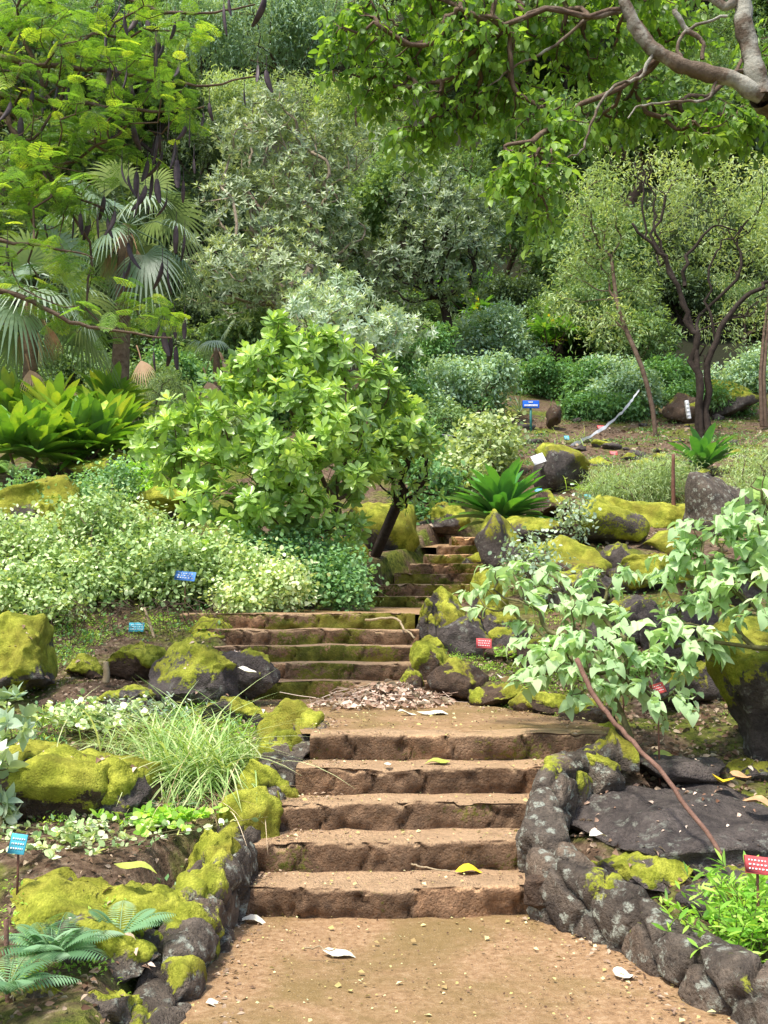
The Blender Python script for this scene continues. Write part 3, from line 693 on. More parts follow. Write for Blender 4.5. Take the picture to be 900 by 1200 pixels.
for spec, label, mat, kw in [
    ((75, 1062, 270, 84, 4.75, .42), 'long low dark boulder with a bright moss blanket above the fern', 'rock', dict(moss=.85, tilt=(.15, 0))),
    ((120, 1124, 130, 84, 4.2, .2), 'grey boulder dotted with white lichen beside the ferns', 'rock_lichen', dict(moss=.35)),
    ((95, 1192, 190, 110, 3.9, .22), 'lichen covered boulder at the bottom left behind the kerb', 'rock_lichen', dict(moss=.4)),
    ((80, 934, 210, 118, 5.9, .45), 'broad ridge rock patched with rust and yellow moss behind the turquoise tag', 'rock_brown', dict(moss=.8, tilt=(.1, -.25))),
    ((135, 945, 90, 95, 5.7, .2), 'tall leaning slab with yellow moss crest under the grass clump', 'rock', dict(moss=.75, tilt=(.1, -.4))),
    ((35, 885, 110, 40, 6.8), 'log shaped mossy rock behind the grey leaved plant', 'rock', dict(moss=.95)),
    ((22, 772, 130, 110, 8.3), 'big rounded boulder fully carpeted in yellow moss at the left edge', 'rock', dict(moss=1.15, cuts=5)),
    ((100, 786, 52, 38, 8.9), 'small mossy block between the carpeted boulder and the split block', 'rock_brown', dict(moss=.75)),
    ((160, 780, 74, 50, 8.8), 'square brown block with a moss cap behind the pointed stake', 'rock_brown', dict(moss=.78, cuts=14)),
    ((238, 796, 124, 92, 8.2), 'angular boulder half covered in yellow moss at the foot of the middle steps', 'rock', dict(moss=.62, cuts=16, tilt=(.1, .35))),
    ((288, 792, 84, 56, 8.35), 'smooth dark slab leaning on the yellow mossed boulder by the steps', 'rock', dict(moss=.3, tilt=(0, .45), cuts=7)),
    ((148, 818, 78, 28, 7.9), 'flat dark stone with a mossy rim above the grass', 'rock', dict(moss=.5)),
    ((275, 838, 84, 44, 7.6), 'low mossy rock in front of the dark leaning slab', 'rock', dict(moss=.7)),
    ((25, 606, 130, 100, 12.6), 'dark boulder with a moss shoulder at the left edge behind the pale shrub', 'rock', dict(moss=.82)),
    ((140, 600, 90, 36, 13.5), 'long tilted moss slab beneath the broad leaved plants', 'rock', dict(moss=1.0, tilt=(0, .55))),
    ((188, 598, 70, 44, 14), 'bright mossy ledge rock left of the glossy bush', 'rock', dict(moss=1.0, cuts=13, tilt=(0, -.3))),
    ((115, 555, 80, 50, 16), 'moss covered rock under the left strap leaved plants', 'rock', dict(moss=.9)),
    ((240, 748, 60, 36, 9.9), 'mossy stone wedged at the left end of the middle steps', 'rock_brown', dict(moss=.8)),
    ((435, 630, 100, 90, 15.5), 'tall green stained rock in shade behind the glossy bush', 'rock', dict(moss=.8)),
    ((408, 655, 46, 44, 14), 'round moss dome stone left of the far steps', 'rock', dict(moss=1.1, cuts=4)),
    ((585, 642, 56, 66, 13.6), 'dark upright rock right of the far steps below the strap leaved plant', 'rock', dict(moss=.55)),
    ((630, 622, 100, 40, 14.2), 'low mossy ledge just right of the strap leaved plant', 'rock', dict(moss=.8)),
    ((690, 618, 110, 56, 13.8), 'folded moss covered rock in the middle of the right hand rockery', 'rock', dict(moss=.85)),
    ((765, 612, 130, 64, 15), 'widest moss blanketed slab at the foot of the rusty post', 'rock', dict(moss=1.0, cuts=7)),
    ((785, 646, 84, 66, 13.4), 'round mossy boulder with dark face below the rusty post', 'rock', dict(moss=.75)),
    ((668, 668, 110, 58, 12.2), 'sloping brown rock streaked with moss above the pale leaved shrub', 'rock_brown', dict(moss=.65, tilt=(0, .3))),
    ((765, 676, 96, 52, 11.6), 'smooth wedge of rock covered by bright moss behind the pale leaved shrub', 'rock', dict(moss=.95, tilt=(0, .3))),
    ((728, 660, 50, 40, 12.4), 'small dark rock between the streaked rock and the mossy wedge', 'rock', dict(moss=.4)),
    ((838, 594, 92, 90, 14.6), 'big dark lichen spotted boulder below the dark green strap leaved plant', 'rock_lichen', dict(moss=.35, cuts=6)),
    ((655, 552, 72, 46, 18), 'bare grey boulder on the slope beside the white square', 'rock', dict(moss=.45, tilt=(0, .25))),
    ((690, 690, 80, 50, 11), 'shaded rock hidden behind the top of the pale leaved shrub', 'rock', dict(moss=.5)),
    ((830, 690, 110, 60, 11), 'mossy brown rock behind the right hand pale leaves', 'rock_brown', dict(moss=.6)),
    ((735, 730, 90, 60, 9.8), 'dark rock deep under the pale leaved shrub', 'rock', dict(moss=.4)),
    ((800, 745, 90, 64, 9.2), 'dark rock in the gap of the pale leaved shrub', 'rock', dict(moss=.45)),
    ((885, 760, 130, 80, 8.4), 'mossy rock at the right edge above the biggest green boulder', 'rock', dict(moss=.8)),
    ((800, 802, 110, 60, 8.2), 'dark grey rock behind the red tag under the pale leaved shrub', 'rock', dict(moss=.45)),
    ((912, 840, 170, 170, 6.9), 'tallest boulder at the right edge with a bright green moss face', 'rock', dict(moss=.72, cuts=12, seed=8)),
    ((880, 905, 60, 40, 6.6), 'dark stone at the foot of the tallest right boulder', 'rock', dict(moss=.5)),
    ((640, 775, 70, 40, 9.2), 'dark brown stone with moss cap behind the landing kerb', 'rock_brown', dict(moss=.55)),
    ((590, 768, 40, 20, 9.5), 'small stone just below the red tag in the planting bed', 'rock_brown', dict(moss=.3)),
    ((800, 900, 110, 46, 6.5, .3), 'flat dark stone behind the great slab beside yellow leaves', 'rock', dict(moss=.2, rough=.6)),
    ((805, 968, 290, 62, 5.75, .72), 'great flat dark lava slab filling the bed right of the steps', 'rock', dict(moss=.0, rough=.9, tilt=(.12, 0), cuts=6)),
    ((760, 1030, 130, 50, 5.25, .25), 'low dark stone with an ochre moss spot in front of the great slab', 'rock', dict(moss=.45)),
    ((860, 1050, 130, 60, 4.95, .3), 'dark stone hidden behind the fresh green weed', 'rock', dict(moss=.4)),
    ((560, 660, 40, 24, 14.5), 'small mossy rock beside the top of the far steps', 'rock', dict(moss=.8)),
    ((520, 612, 60, 36, 17), 'pale mossy rock above the far steps', 'rock', dict(moss=.9)),
    ((852, 468, 60, 46, 27), 'mossy boulder on the upper slope right of the forked tree', 'rock', dict(moss=.75)),
    ((800, 478, 50, 36, 26.5), 'brown boulder just left of the forked tree foot', 'rock_brown', dict(moss=.5)),
    ((645, 533, 36, 22, 19), 'little flat rock uphill of the bare grey boulder', 'rock', dict(moss=.4)),
    ((720, 575, 50, 36, 16.5), 'dark rock next to the turquoise tag on the slope', 'rock', dict(moss=.6)),
    ((640, 590, 60, 30, 16), 'brown rubble rock left of the turquoise tag on the slope', 'rock_brown', dict(moss=.5)),
    ((652, 487, 20, 24, 25.5), 'round brown stone beside the spiky clump near the blue sign', 'rock_brown', dict(moss=.3)),
    ((875, 690, 60, 60, 9.8), 'dark stone behind the highest pale leaves at the right edge', 'rock', dict(moss=.5)),
    ]:
    rock('boulder', spec, label, mat, sub=5 if spec[4] < 12 else 4, **kw)

# scattered small stones on the brown slope
for k in range(70):
    px, py = rng.uniform(560, 900), 0
    Yd = rng.uniform(9.5, 27); x = (px-450)/F*Yd
    if Yd > 10 and x < corr(Yd)[1]+.15: continue
    z = Hz(x, Yd); r = rng.uniform(.05, .17)*(1 if Yd < 16 else 1.6)
    rock('stone', (np.array([x, Yd, z+.02]), np.array([r, r*.8, r*.6])), 'small dark stone half sunk in the brown slope of the right rockery', 'rock', group='small stones scattered over the slope', moss=rng.choice([.2, .45, .8]), sub=3)
for k in range(26):
    Yd = rng.uniform(4.6, 8.6); x = corr(Yd)[0]-rng.uniform(.35, 2.2)
    z = Hz(x, Yd); r = rng.uniform(.03, .1)
    rock('stone', (np.array([x, Yd, z+.01]), np.array([r, r*.8, r*.6])), 'small stone lying among litter in the left bed', 'rock_brown', group='small stones in the left bed', moss=rng.choice([.2, .6, .9]), sub=3)

# ------------------------------------------------------------------ plants
def plant(name, label, cat, root, group=None): return empty(name, root, label, cat, group)
def shrub(name, label, cat, lobes, N, kind, tpl, size, lm, wood='bark', root=None, n=10, rtip=.006, inner=.4, group=None, wob=.08, droop=.3, spread=.2, length=.3, e=(10, 65), bf=.5, trunk=None, stems=None, rscale=1.0, sub=None, zmin=-1, fname='foliage', sname='branches', rmax=None):
    if root is None:
        cx = np.mean([c[0] for c, r in lobes]); cy = np.mean([c[1] for c, r in lobes]); root = np.array([cx, cy, Hz(cx, cy)-.05])
    root = np.asarray(root, float)
    e0 = empty(name, root, label, cat, group)
    sat = []
    for c, r in lobes:
        for k in range(4):
            d = rdir(1, -.3, 1)[0]; f = rng.uniform(.22, .42); sat.append((c+d*r*rng.uniform(.85, 1.15), r*f*np.array([1, 1, rng.uniform(.8, 1.5)])))
    pts, ax = sample(list(lobes)+sat, N, inner, zmin)
    pts = pts+rng.normal(0, .05, pts.shape)*np.mean([r.mean() for c, r in lobes])
    m = MB(); st = MB()
    tg = pts if sub is None else pts[rng.choice(len(pts), min(len(pts), sub), False)]
    grow(st, root, tg, rtip, bf, wob, trunk=trunk, rscale=rscale, rmax=rmax)
    if kind == 'rosette': rosettes(m, pts, ax+np.array([0, 0, .35]), tpl, n, size, *e)
    elif kind == 'puff': puffs(m, pts, ax, tpl, n, size, spread, droop)
    elif kind == 'spray': sprays(m, st, pts, ax*.7+rdir(N)*.5, tpl, n, size, length, droop)
    st.build(sname, M[wood], e0); m.build(fname, M[lm], e0)
    return e0
OB = leaf('obovate', 4, .42, .2, .12); OV = leaf('ovate', 4, .5, .12, .25); LA = leaf('lance', 3, .22, .12, .2); HE = leaf('heart', 5, .92, .14, .35)
SM = leaf('round', 3, .75, .1, .1); SQ = simple_leaf(.5); SQN = simple_leaf(.24); SQT = simple_leaf(.13)

# central glossy bush
lobes = [lobe(*l) for l in [(345, 415, 40, 28, 12.6), (300, 440, 36, 30, 12.3), (400, 425, 36, 26, 12.8), (440, 460, 34, 30, 12.9), (255, 465, 34, 30, 12.2), (215, 500, 34, 26, 12.2), (185, 520, 22, 22, 12.2), (470, 500, 34, 30, 13.1), (350, 470, 55, 34, 12.2), (280, 510, 50, 32, 11.9), (400, 500, 50, 34, 12.3), (225, 550, 44, 30, 12.0), (330, 545, 50, 34, 11.8), (270, 595, 46, 32, 11.8), (345, 600, 44, 30, 11.9), (400, 560, 40, 34, 12.4), (440, 540, 40, 30, 13), (385, 620, 34, 24, 12.2), (320, 383, 12, 12, 12.5), (372, 402, 16, 14, 12.6), (300, 620, 40, 20, 11.9), (490, 520, 20, 16, 13.3)]]
rc = P(380, 650, 12.9); rc[2] = Hz(rc[0], rc[1])-.05
shrub('glossy_bush', 'large bush of bright glossy spoon shaped leaves left of the far steps', 'bush', lobes, 760, 'rosette', OB, .185, 'naupaka', 'bark', rc, n=12, rtip=.0045, inner=.4, e=(0, 65), sub=300, rmax=.045)
# dark stems that lean over the far steps
lobes = [lobe(450, 560, 40, 30, 13.4), lobe(490, 580, 30, 30, 13.6), lobe(470, 530, 40, 25, 13.6)]
rc = P(440, 640, 14.2); rc[2] = Hz(rc[0], rc[1])
shrub('leaning_shrub', 'sparse shrub with dark crooked stems leaning over the far steps', 'shrub', lobes, 46, 'rosette', OB, .13, 'naupaka', 'bark_dark', rc, n=9, rtip=.014, inner=.2)

# left pale ground shrub: several bushes
kinds = [('spreading pale shrub covering the left bank at the frame edge', [(25, 645, 50, 30, 10.9), (70, 675, 40, 24, 10.6), (20, 690, 40, 20, 10.2), (60, 710, 30, 14, 10.0)], 'ground_leaf', 700),
         ('whitish small leaved shrub in the middle of the left bank above the turquoise tag', [(130, 625, 60, 35, 11.4), (160, 660, 70, 32, 10.9), (110, 690, 40, 16, 10.5), (190, 690, 40, 12, 10.6)], 'ground_leaf', 950),
         ('pale small leaved shrub around the blue label', [(240, 655, 50, 24, 11.3), (280, 680, 40, 22, 10.9), (215, 675, 34, 18, 10.9)], 'ground_leaf', 650),
         ('small leaved shrub spilling over the left end of the middle steps', [(320, 690, 40, 26, 10.9), (290, 705, 30, 18, 10.6)], 'ground_leaf', 520),
         ('darker green small leaved plant beneath the glossy bush', [(330, 650, 60, 22, 11.8), (385, 675, 45, 22, 11.6), (405, 690, 28, 20, 11.3)], 'ground_leaf_g', 650),
         ('yellowish low plant behind the pale bank shrubs', [(95, 590, 50, 22, 12.8), (130, 570, 30, 20, 13.5)], 'ground_leaf_g', 350)]
for lb, ls, lm, N in kinds:
    shrub('small_leaved_shrub', lb, 'shrub', [lobe(*l) for l in ls], N, 'puff', SM, .05, lm, 'twig', n=14, rtip=.003, inner=.15, spread=.2, sub=160, droop=.2)
# dark dry undergrowth under the bank
st = MB(); o = P(190, 735, 9.9)
for k in range(420):
    a = P(rng.uniform(60, 270), rng.uniform(705, 760), rng.uniform(9.6, 10.4)); b = a+rng.normal(0, .14, 3)+np.array([0, 0, -.1]); mdd = (a+b)/2+rng.normal(0, .05, 3)
    tube(st, [a, mdd, b], [.004, .003, .002], 3, rng.uniform())
tag(st.build('dry_twigs', M['bark'], None), 'tangle of dry brown twigs under the pale bank shrubs', 'twigs', kind='stuff')

# heart leaved shrub, right foreground
base = P(745, 890, 6.7); base[2] = Hz(base[0], base[1])-.03
e0 = empty('heart_leaved_shrub', base, 'pale green heart leaved shrub spreading across the right foreground bed', 'shrub')
lobes = [lobe(590, 695, 34, 30, 6.9), lobe(650, 725, 50, 34, 6.7), lobe(700, 770, 60, 45, 6.5), lobe(655, 790, 45, 36, 6.5), lobe(700, 710, 40, 30, 6.9), lobe(640, 690, 30, 20, 7.1), lobe(760, 800, 50, 28, 6.4), lobe(730, 740, 50, 30, 6.8), lobe(795, 700, 36, 26, 6.8), lobe(800, 760, 45, 30, 6.6), lobe(630, 665, 26, 14, 7), lobe(720, 672, 20, 16, 7)]
pts, ax = sample(lobes, 175, .3)
m, st = MB(), MB()
trunk = [base, base+np.array([-.03, 0, .2]), base+np.array([-.12, 0, .42])]
grow(st, base, pts, .0048, .35, .08, trunk=trunk, rmax=.022)
sprays(m, st, pts, ax*np.array([1, 1, .3])+np.array([0, -.35, 0])+rdir(len(pts))*.4, HE, 6, .088, .15, .5)
st.build('branches', M['twig_green'], e0); m.build('foliage', M['heart'], e0)
base2 = P(925, 860, 6.6); base2[2] = Hz(base2[0], base2[1])
e0 = empty('heart_leaved_shrub', base2, 'taller heart leaved shrub at the right edge reaching above the mossy boulders', 'shrub')
lobes = [lobe(850, 640, 46, 50, 6.5), lobe(880, 600, 34, 34, 6.3), lobe(890, 690, 40, 40, 6.2), lobe(830, 690, 34, 30, 6.5), lobe(925, 640, 40, 70, 6.2), lobe(885, 565, 18, 14, 6.2), lobe(800, 655, 20, 20, 6.6), lobe(960, 720, 40, 60, 6.1), lobe(810, 740, 30, 26, 6.4)]
pts, ax = sample(lobes, 165, .3)
m, st = MB(), MB(); grow(st, base2, pts, .0048, .4, .08, rmax=.02)
sprays(m, st, pts, ax*np.array([1, 1, .3])+np.array([0, -.35, 0])+rdir(len(pts))*.4, HE, 6, .092, .15, .5)
st.build('branches', M['twig_green'], e0); m.build('foliage', M['heart'], e0)

# large grey leaved plant at the left edge
for (px, py, Yd, lb) in [(25, 860, 4.9, 'grey green broad leaved plant at the left edge beside the mossy log rock'), (2, 925, 4.6, 'lower grey green broad leaved plant cut by the left frame edge')]:
    Yd = hit(px, py+55); b0 = P(px, py+60, Yd); b0[2] = Hz(b0[0], b0[1])
    e0 = empty('broad_leaved_plant', b0, lb, 'plant'); m, st = MB(), MB()
    L = [lobe(px-4, py-25, 22, 26, Yd), lobe(px-10, py+15, 24, 22, Yd)]
    pts, ax = sample(L, 9, .2); grow(st, b0, pts, .004, .4, .05)
    rosettes(m, pts, ax+np.array([0, 0, .8]), leaf('ovate', 5, .55, .15, .2), 8, .13, 10, 75)
    st.build('stem', M['twig_green'], e0); m.build('foliage', M['silver'], e0)

# strap-leaved plants
def strap_plant(px, py, Yd, label, mat, L=.6, n=16, rise=.0, group=None, stem=.12, cat='plant', W=.17, heads=1, sprd=.0, up0=15, droop=.45):
    Yd = hit(px, py)
    b0 = P(px, py, Yd); b0[2] = min(Hz(b0[0], b0[1]), b0[2]); e0 = empty('strap_leaved_plant', b0, label, cat, group); m, st = MB(), MB()
    tpl = leaf('strap', 9, W, .3, droop)
    for h in range(heads):
        top = b0+np.array([rng.normal(0, sprd), rng.normal(0, sprd), stem*rng.uniform(.7, 1.2)]) if heads > 1 else P(px, py, Yd)+np.array([0, 0, stem])
        tube(st, [b0, (b0+top)/2+rng.normal(0, .02, 3), top], [.035, .028, .022], 6)
        k = np.arange(n); a = k*2.399+rng.uniform(0, 6); el = np.radians(up0+(82-up0)*k/n)+rng.normal(0, .17, n)
        d = np.stack([np.cos(a)*np.cos(el), np.sin(a)*np.cos(el), np.sin(el)], -1); up = np.stack([-np.cos(a)*np.sin(el), -np.sin(a)*np.sin(el), np.cos(el)], -1)
        place(m, tpl, np.repeat(top[None], n, 0)+np.array([0, 0, 1])*(k/n*.06)[:, None], d, up, L*rng.uniform(.8, 1.1, n), np.clip(rng.uniform(0, .7, n)+.3*k/n, 0, 1))
    st.build('stem', M['bark'], e0); m.build('foliage', M[mat], e0); return e0
for px, py, lb in [(112, 512, 'brightest bird nest shaped plant of upright strap leaves beside the palm foot'), (12, 520, 'strap leaved plant at the left frame edge'), (62, 535, 'strap leaved plant in the middle of the left clump'), (132, 540, 'strap leaved plant with a drooping yellow leaf left of the glossy bush'), (28, 570, 'lowest strap leaved plant of the left clump'), (90, 560, 'strap leaved plant at the front of the left clump')]:
    strap_plant(px, py, 0, lb, 'strap', .95, 46, stem=.42, group='strap leaved plants on the left bank', W=.2, up0=10, droop=.3, heads=2, sprd=.12)
strap_plant(588, 640, 12.6, 'lush dark green strap leaved plant right of the far steps', 'ti', .92, 70, stem=.32, W=.21, up0=25, droop=.35)
strap_plant(823, 553, 16.0, 'upright dark green strap leaved plant on top of the lichened boulder', 'ti', .85, 34, stem=.0, W=.24, up0=35, droop=.3)
strap_plant(608, 487, 25, 'small spiky grey clump left of the blue sign', 'palm', .65, 40, stem=.0, W=.05)
strap_plant(490, 520, 22, 'small strap leaved plant in the gap behind the glossy bush', 'ti', .6, 18)
for k, (px, py, Yd) in enumerate([(600, 400, 34), (628, 385, 35), (655, 400, 33.5), (680, 412, 34), (612, 425, 32.5), (645, 425, 32), (700, 400, 36), (590, 370, 37), (550, 372, 34), (520, 366, 34), (500, 372, 32), (666, 375, 37), (718, 425, 33)]):
    strap_plant(px, py, Yd, 'yellowing broad leaved plant in the thicket under the overhanging branch' if k < 8 or k > 10 else 'broad leaved plant behind the silvery shrub', 'yellowmix', .8, 18, stem=.8, group='yellowing broad leaved plants on the upper slope' if k < 8 or k > 10 else 'broad leaved plants behind the silvery shrub', W=.2, heads=7, sprd=.9)

# fan palms
def fan_leaf(m, st, base, d, L, R, mat=0, nseg=30, droop=.5, tint=.5, spread=2.1, up0=None):
    d = norm(np.asarray(d, float)); hub = base+d*L+np.array([0, 0, -.18*L*L])
    tube(st, [base, base+d*L*.55+np.array([0, 0, .02]), hub], [.018, .012, .01], 4)
    fd = norm(hub-(base+d*L*.55)); up = norm(np.array([0, 0, 1.])+rng.normal(0, .3, 3)) if up0 is None else np.asarray(up0); side = norm(np.cross(fd, up)); nn = np.cross(side, fd)
    rows = 5; V = []; Q = []; k0 = 0
    for s in range(nseg):
        a = (s/(nseg-1)-.5)*2*spread; dirn = fd*math.cos(a)+side*math.sin(a); tang = np.cross(dirn, nn); Rs = R*(1-.25*abs(a)/spread)*rng.uniform(.92, 1.05)
        for r in range(rows+1):
            t = r/rows; c = hub+dirn*Rs*t+np.array([0, 0, -1])*droop*Rs*max(0, t-.35)**1.6+nn*(.03*(1 if s % 2 else -1)*R*t*(1-t))
            w = Rs*(spread/nseg)*(t if t < .5 else (1-t)*1.0)*1.05+.002
            V += [c-tang*w, c+tang*w]
            if r: Q.append([k0+2*r-2, k0+2*r-1, k0+2*r+1, k0+2*r])
        k0 += 2*(rows+1)
    m.add(np.array(V), Q, None, tint, 0, mat)
def palm(hub, label, n, L, R, dead=6, rad=.13, tl=.0):
    ground = hub.copy(); ground[0] += tl; ground[2] = Hz(ground[0], ground[1])-.1
    e0 = empty('fan_palm', ground, label, 'palm tree'); m = MB()
    zz = np.linspace(0, 1, 14)[:, None]; pts = ground+(hub-ground)*zz+np.c_[np.sin(zz*5)*.02, zz*0, zz*0]
    tube(m, pts, np.linspace(rad*1.15, rad*.8, 14)+rng.uniform(-.008, .008, 14), 10); m.build('trunk', M['bark_palm'], e0)
    for k in range(n):
        a = k*2.399+rng.uniform(-.2, .2); el = 1.1-1.75*(k/n)+rng.normal(0, .1)
        d = np.array([math.cos(a)*math.cos(el), math.sin(a)*math.cos(el), math.sin(el)])
        m, st = MB(), MB(); fan_leaf(m, m, hub+d*.08, d, L*rng.uniform(.8, 1.15), R*rng.uniform(.85, 1.1), droop=1.15 if el < .4 else .7, tint=rng.uniform(.1, .9))
        m.build('frond', M['palm'], e0)
    for k in range(dead):
        a = rng.uniform(0, 6.28); d = np.array([math.cos(a)*.5, math.sin(a)*.5, -.9]); m = MB()
        fan_leaf(m, m, hub+d*.1, d, L*.5, R*.55, droop=.9, nseg=14, tint=rng.uniform(0, 1), spread=.5); o = m.build('frond', M['deadpalm'], e0); o['label'] = 'dry brown hanging frond'
    return e0
palm(P(150, 265, 19), 'fan palm with brown trunk and drooping silvery fans left of the grey green tree', 20, .9, .92, 6, .17, -.15)
palm(P(38, 350, 17.5), 'lower fan palm at the left edge with pale hanging fans', 17, .8, .9, 4, .14)
palm(P(255, 408, 20.5), 'short young palm with dried brown fans behind the glossy bush', 3, .4, .5, 6, .08)
for (px, py, Yd, lb) in [(238, 456, 19.5, 'single dry brown fan lying above the glossy bush'), (30, 440, 17, 'dry tan fan lying behind the left strap leaved plants'), (160, 430, 18, 'dry tan fan fallen at the foot of the taller palm')]:
    m = MB(); b = P(px, py-25, Yd); fan_leaf(m, m, b, (0.3, -.2, -.8), .3, .42, droop=.5, nseg=13, tint=.7, spread=.8, up0=norm(np.array([0, -1., .3]))); tag(m.build('dry_frond', M['deadpalm'], None, origin=b), lb, 'palm frond')

# grass clump
def grass(name, label, px, py, Yd, n, L, mat, lean=(0.0, 0, 0), sp=.18, w=.02):
    b = P(px, py, Yd); b[2] = Hz(b[0], b[1]); m = MB()
    pos = b+np.c_[rng.normal(0, sp, n), rng.normal(0, sp*.5, n), np.zeros(n)]
    d = norm(rdir(n, .15, .95)+np.array(lean)); tpl = leaf('blade', 7, w, .1, .7)
    place(m, tpl, pos, d, np.array([0, 0, 1.])+rng.normal(0, .1, (n, 3)), L*rng.uniform(.5, 1.1, n), rng.uniform(0, 1, n))
    return tag(m.build(name, M[mat], None, origin=b), label, 'grass')
grass('grass_clump', 'arching clump of long pale grass between the mossy kerb and the ridge rock', 232, 925, 6.4, 900, .72, 'grass', (-.45, -.25, -.05), .17, .022)
grass('grass_clump', 'greener side of the grass clump leaning on the mossy kerb', 272, 895, 6.7, 240, .42, 'grass', (.05, 0, .3), .1, .022)
grass('grass_clump', 'fine sprawling grass over the flat stone above the big clump', 190, 865, 7.0, 380, .55, 'grass', (-.1, -.1, .1), .2, .018)
grass('dry_grass_clump', 'dry straw coloured blades under the long grass', 215, 950, 5.9, 170, .42, 'drygrass', (-.2, -.3, -.1), .2, .014)
grass('grass_tuft', 'small green tuft on the slope above the bare grey boulder', 672, 505, 23, 90, .7, 'grass', sp=.25, w=.03)
grass('grass_tuft', 'fresh tuft beside the boulder on the slope', 692, 560, 17.5, 110, .5, 'weed', sp=.18, w=.03)

# fresh weed bottom right
def weed(px, py, Yd, label, N=36, mat='weed', h=.35, size=.07, sp=.16, cat='plant', tp=None):
    b = P(px, py, Yd); b[2] = Hz(b[0], b[1]); e0 = empty('leafy_weed', b, label, cat); m, st = MB(), MB()
    for k in range(N):
        r = b+np.array([rng.normal(0, sp*.5), rng.normal(0, sp*.5), 0]); t = r+np.array([rng.normal(0, sp), rng.normal(0, sp), h*rng.uniform(.4, 1)]); md = (r+t)/2+np.array([0, 0, h*.12])
        tube(st, [r, md, t], [.003, .0025, .0015], 3)
        u = rng.uniform(.25, 1, 16)[:, None]; pp = r*(1-u)**2+2*md*u*(1-u)+t*u*u
        place(m, tp or LA, pp, rdir(16, -.2, .9), rdir(16, .3, 1), size*rng.uniform(.6, 1.3, 16), rng.uniform(0, 1, 16))
    st.build('stem', M['twig_green'], e0); m.build('foliage', M[mat], e0); return e0
weed(868, 1085, 4.5, 'bright green feathery weed under the red tag at the lower right', 60, h=.34, sp=.15)
weed(893, 1050, 4.7, 'upper shoots of the bright weed at the right edge', 36, h=.3, sp=.12)
weed(190, 975, 5.6, 'small round leaved seedlings between the ridge rock and the kerb', 26, 'weed', .1, .045, .14, tp=SM)
weed(90, 1000, 5.2, 'tiny pale seedlings beside the turquoise tag', 40, 'ground_leaf', .09, .035, .26, tp=SM)
weed(382, 888, 6.3, 'tiny weed sprouting at the end of the third step', 3, 'weed', .06, .04, .03, tp=SM)
weed(600, 765, 9.5, 'low seedlings around the red tag in the planting bed', 12, 'weed', .14, .06, .2)
weed(100, 850, 7.3, 'pale grey low plant behind the log shaped mossy rock', 50, 'ground_leaf', .26, .05, .28, tp=SM)
weed(160, 840, 7.6, 'dusty pale plant around the flat dark stone', 40, 'silver', .2, .05, .25)
weed(232, 1110, 4.62, 'small weed growing out of the left kerb onto the path', 5, 'shrub', .05, .04, .03, tp=SM)

# ferns
def frond(m, base, d, L, tint, npn=20, wid=.25):
    d = norm(np.asarray(d, float)); side = norm(np.cross(d, [0, 0, 1.]))
    t = np.linspace(.08, 1, npn); c = base+d*L*t[:, None]+np.array([0, 0, -1])*(.45*L*t**2)[:, None]
    tube(m, np.vstack([base, c]), np.linspace(.003, .001, npn+1), 3, tint)
    tp = leaf('lance', 3, .15, .1, .25); wl = wid*L*np.sin(np.pi*(t*.86+.1))**.8
    for s in (-1, 1):
        dd = norm(np.gradient(c, axis=0))*.35+side*s
        place(m, tp, c, dd, np.tile(np.array([0, 0, 1.])+rng.normal(0, .15, 3), (npn, 1)), wl, tint)
def fern(px, py, Yd, label, n, L, mat='fern'):
    b = P(px, py, Yd); b[2] = max(b[2]-.0, Hz(b[0], b[1])); e0 = empty('fern', b, label, 'fern')
    for k in range(n):
        a = k*2.399+rng.uniform(-.3, .3); el = rng.uniform(.5, 1.2); m = MB()
        frond(m, b, (math.cos(a)*math.cos(el), math.sin(a)*math.cos(el), math.sin(el)), L*rng.uniform(.7, 1.1), rng.uniform(0, 1)); m.build('frond', M[mat], e0)
fern(62, 1125, 4.0, 'blue green fern in front of the long mossed boulder at the lower left', 26, .3)
fern(140, 1100, 4.3, 'small fern leaning over the lichened kerb stones', 9, .3)
fern(8, 1165, 3.7, 'fern at the lower left corner by the thin stake', 13, .28)
fern(222, 655, 11.0, 'yellow green fern frond cluster rising behind the blue label', 7, .5, 'weed')
fern(15, 560, 14, 'grey fern at the left edge under the strap leaved plants', 8, .5)
fern(215, 950, 5.9, 'small dark fern beneath the long grass', 6, .16)

# mid shrubs on the slope
def msh(label, ls, lm, N, size=.07, kind='puff', tpl=None, wood='bark', n=14, spread=.2, sub=90, rtip=.006, name='shrub', group=None, inner=.35, cat='shrub', **kw):
    lo = max(ls, key=lambda l: l[1]+l[3]); Yh = hit(lo[0], lo[1]+lo[3]*.8)
    if lo[4] > 13 and Yh < 60: size *= Yh/lo[4]; spread *= Yh/lo[4]; ls = [l[:4]+(l[4]-lo[4]+Yh,) for l in ls]
    return shrub(name, label, cat, [lobe(*l) for l in ls], N, kind, tpl or SQ, size, lm, wood, n=n, rtip=rtip, inner=inner, spread=spread, sub=sub, group=group, **kw)
msh('pale cream leaved shrub just above the far steps', [(560, 530, 34, 36, 17.5), (585, 520, 26, 24, 18), (545, 560, 26, 24, 17), (580, 500, 22, 14, 18)], 'shrub_pale', 430, .085, tpl=SM, n=10)
msh('soft feathery bush above the mossy slab', [(750, 570, 46, 30, 16.5), (715, 580, 30, 20, 16), (785, 560, 30, 24, 17)], 'feather', 700, .09, tpl=SQT, n=20)
msh('feathery bush at the right edge behind the dark strap leaved plant', [(885, 560, 40, 34, 16.5), (870, 590, 30, 20, 16)], 'feather', 500, .09, tpl=SQT, n=20)
msh('small leafy spray growing over the sloping brown rock', [(620, 655, 22, 26, 11.6), (640, 680, 18, 18, 11.2)], 'silver', 130, .05, tpl=SM, n=9)
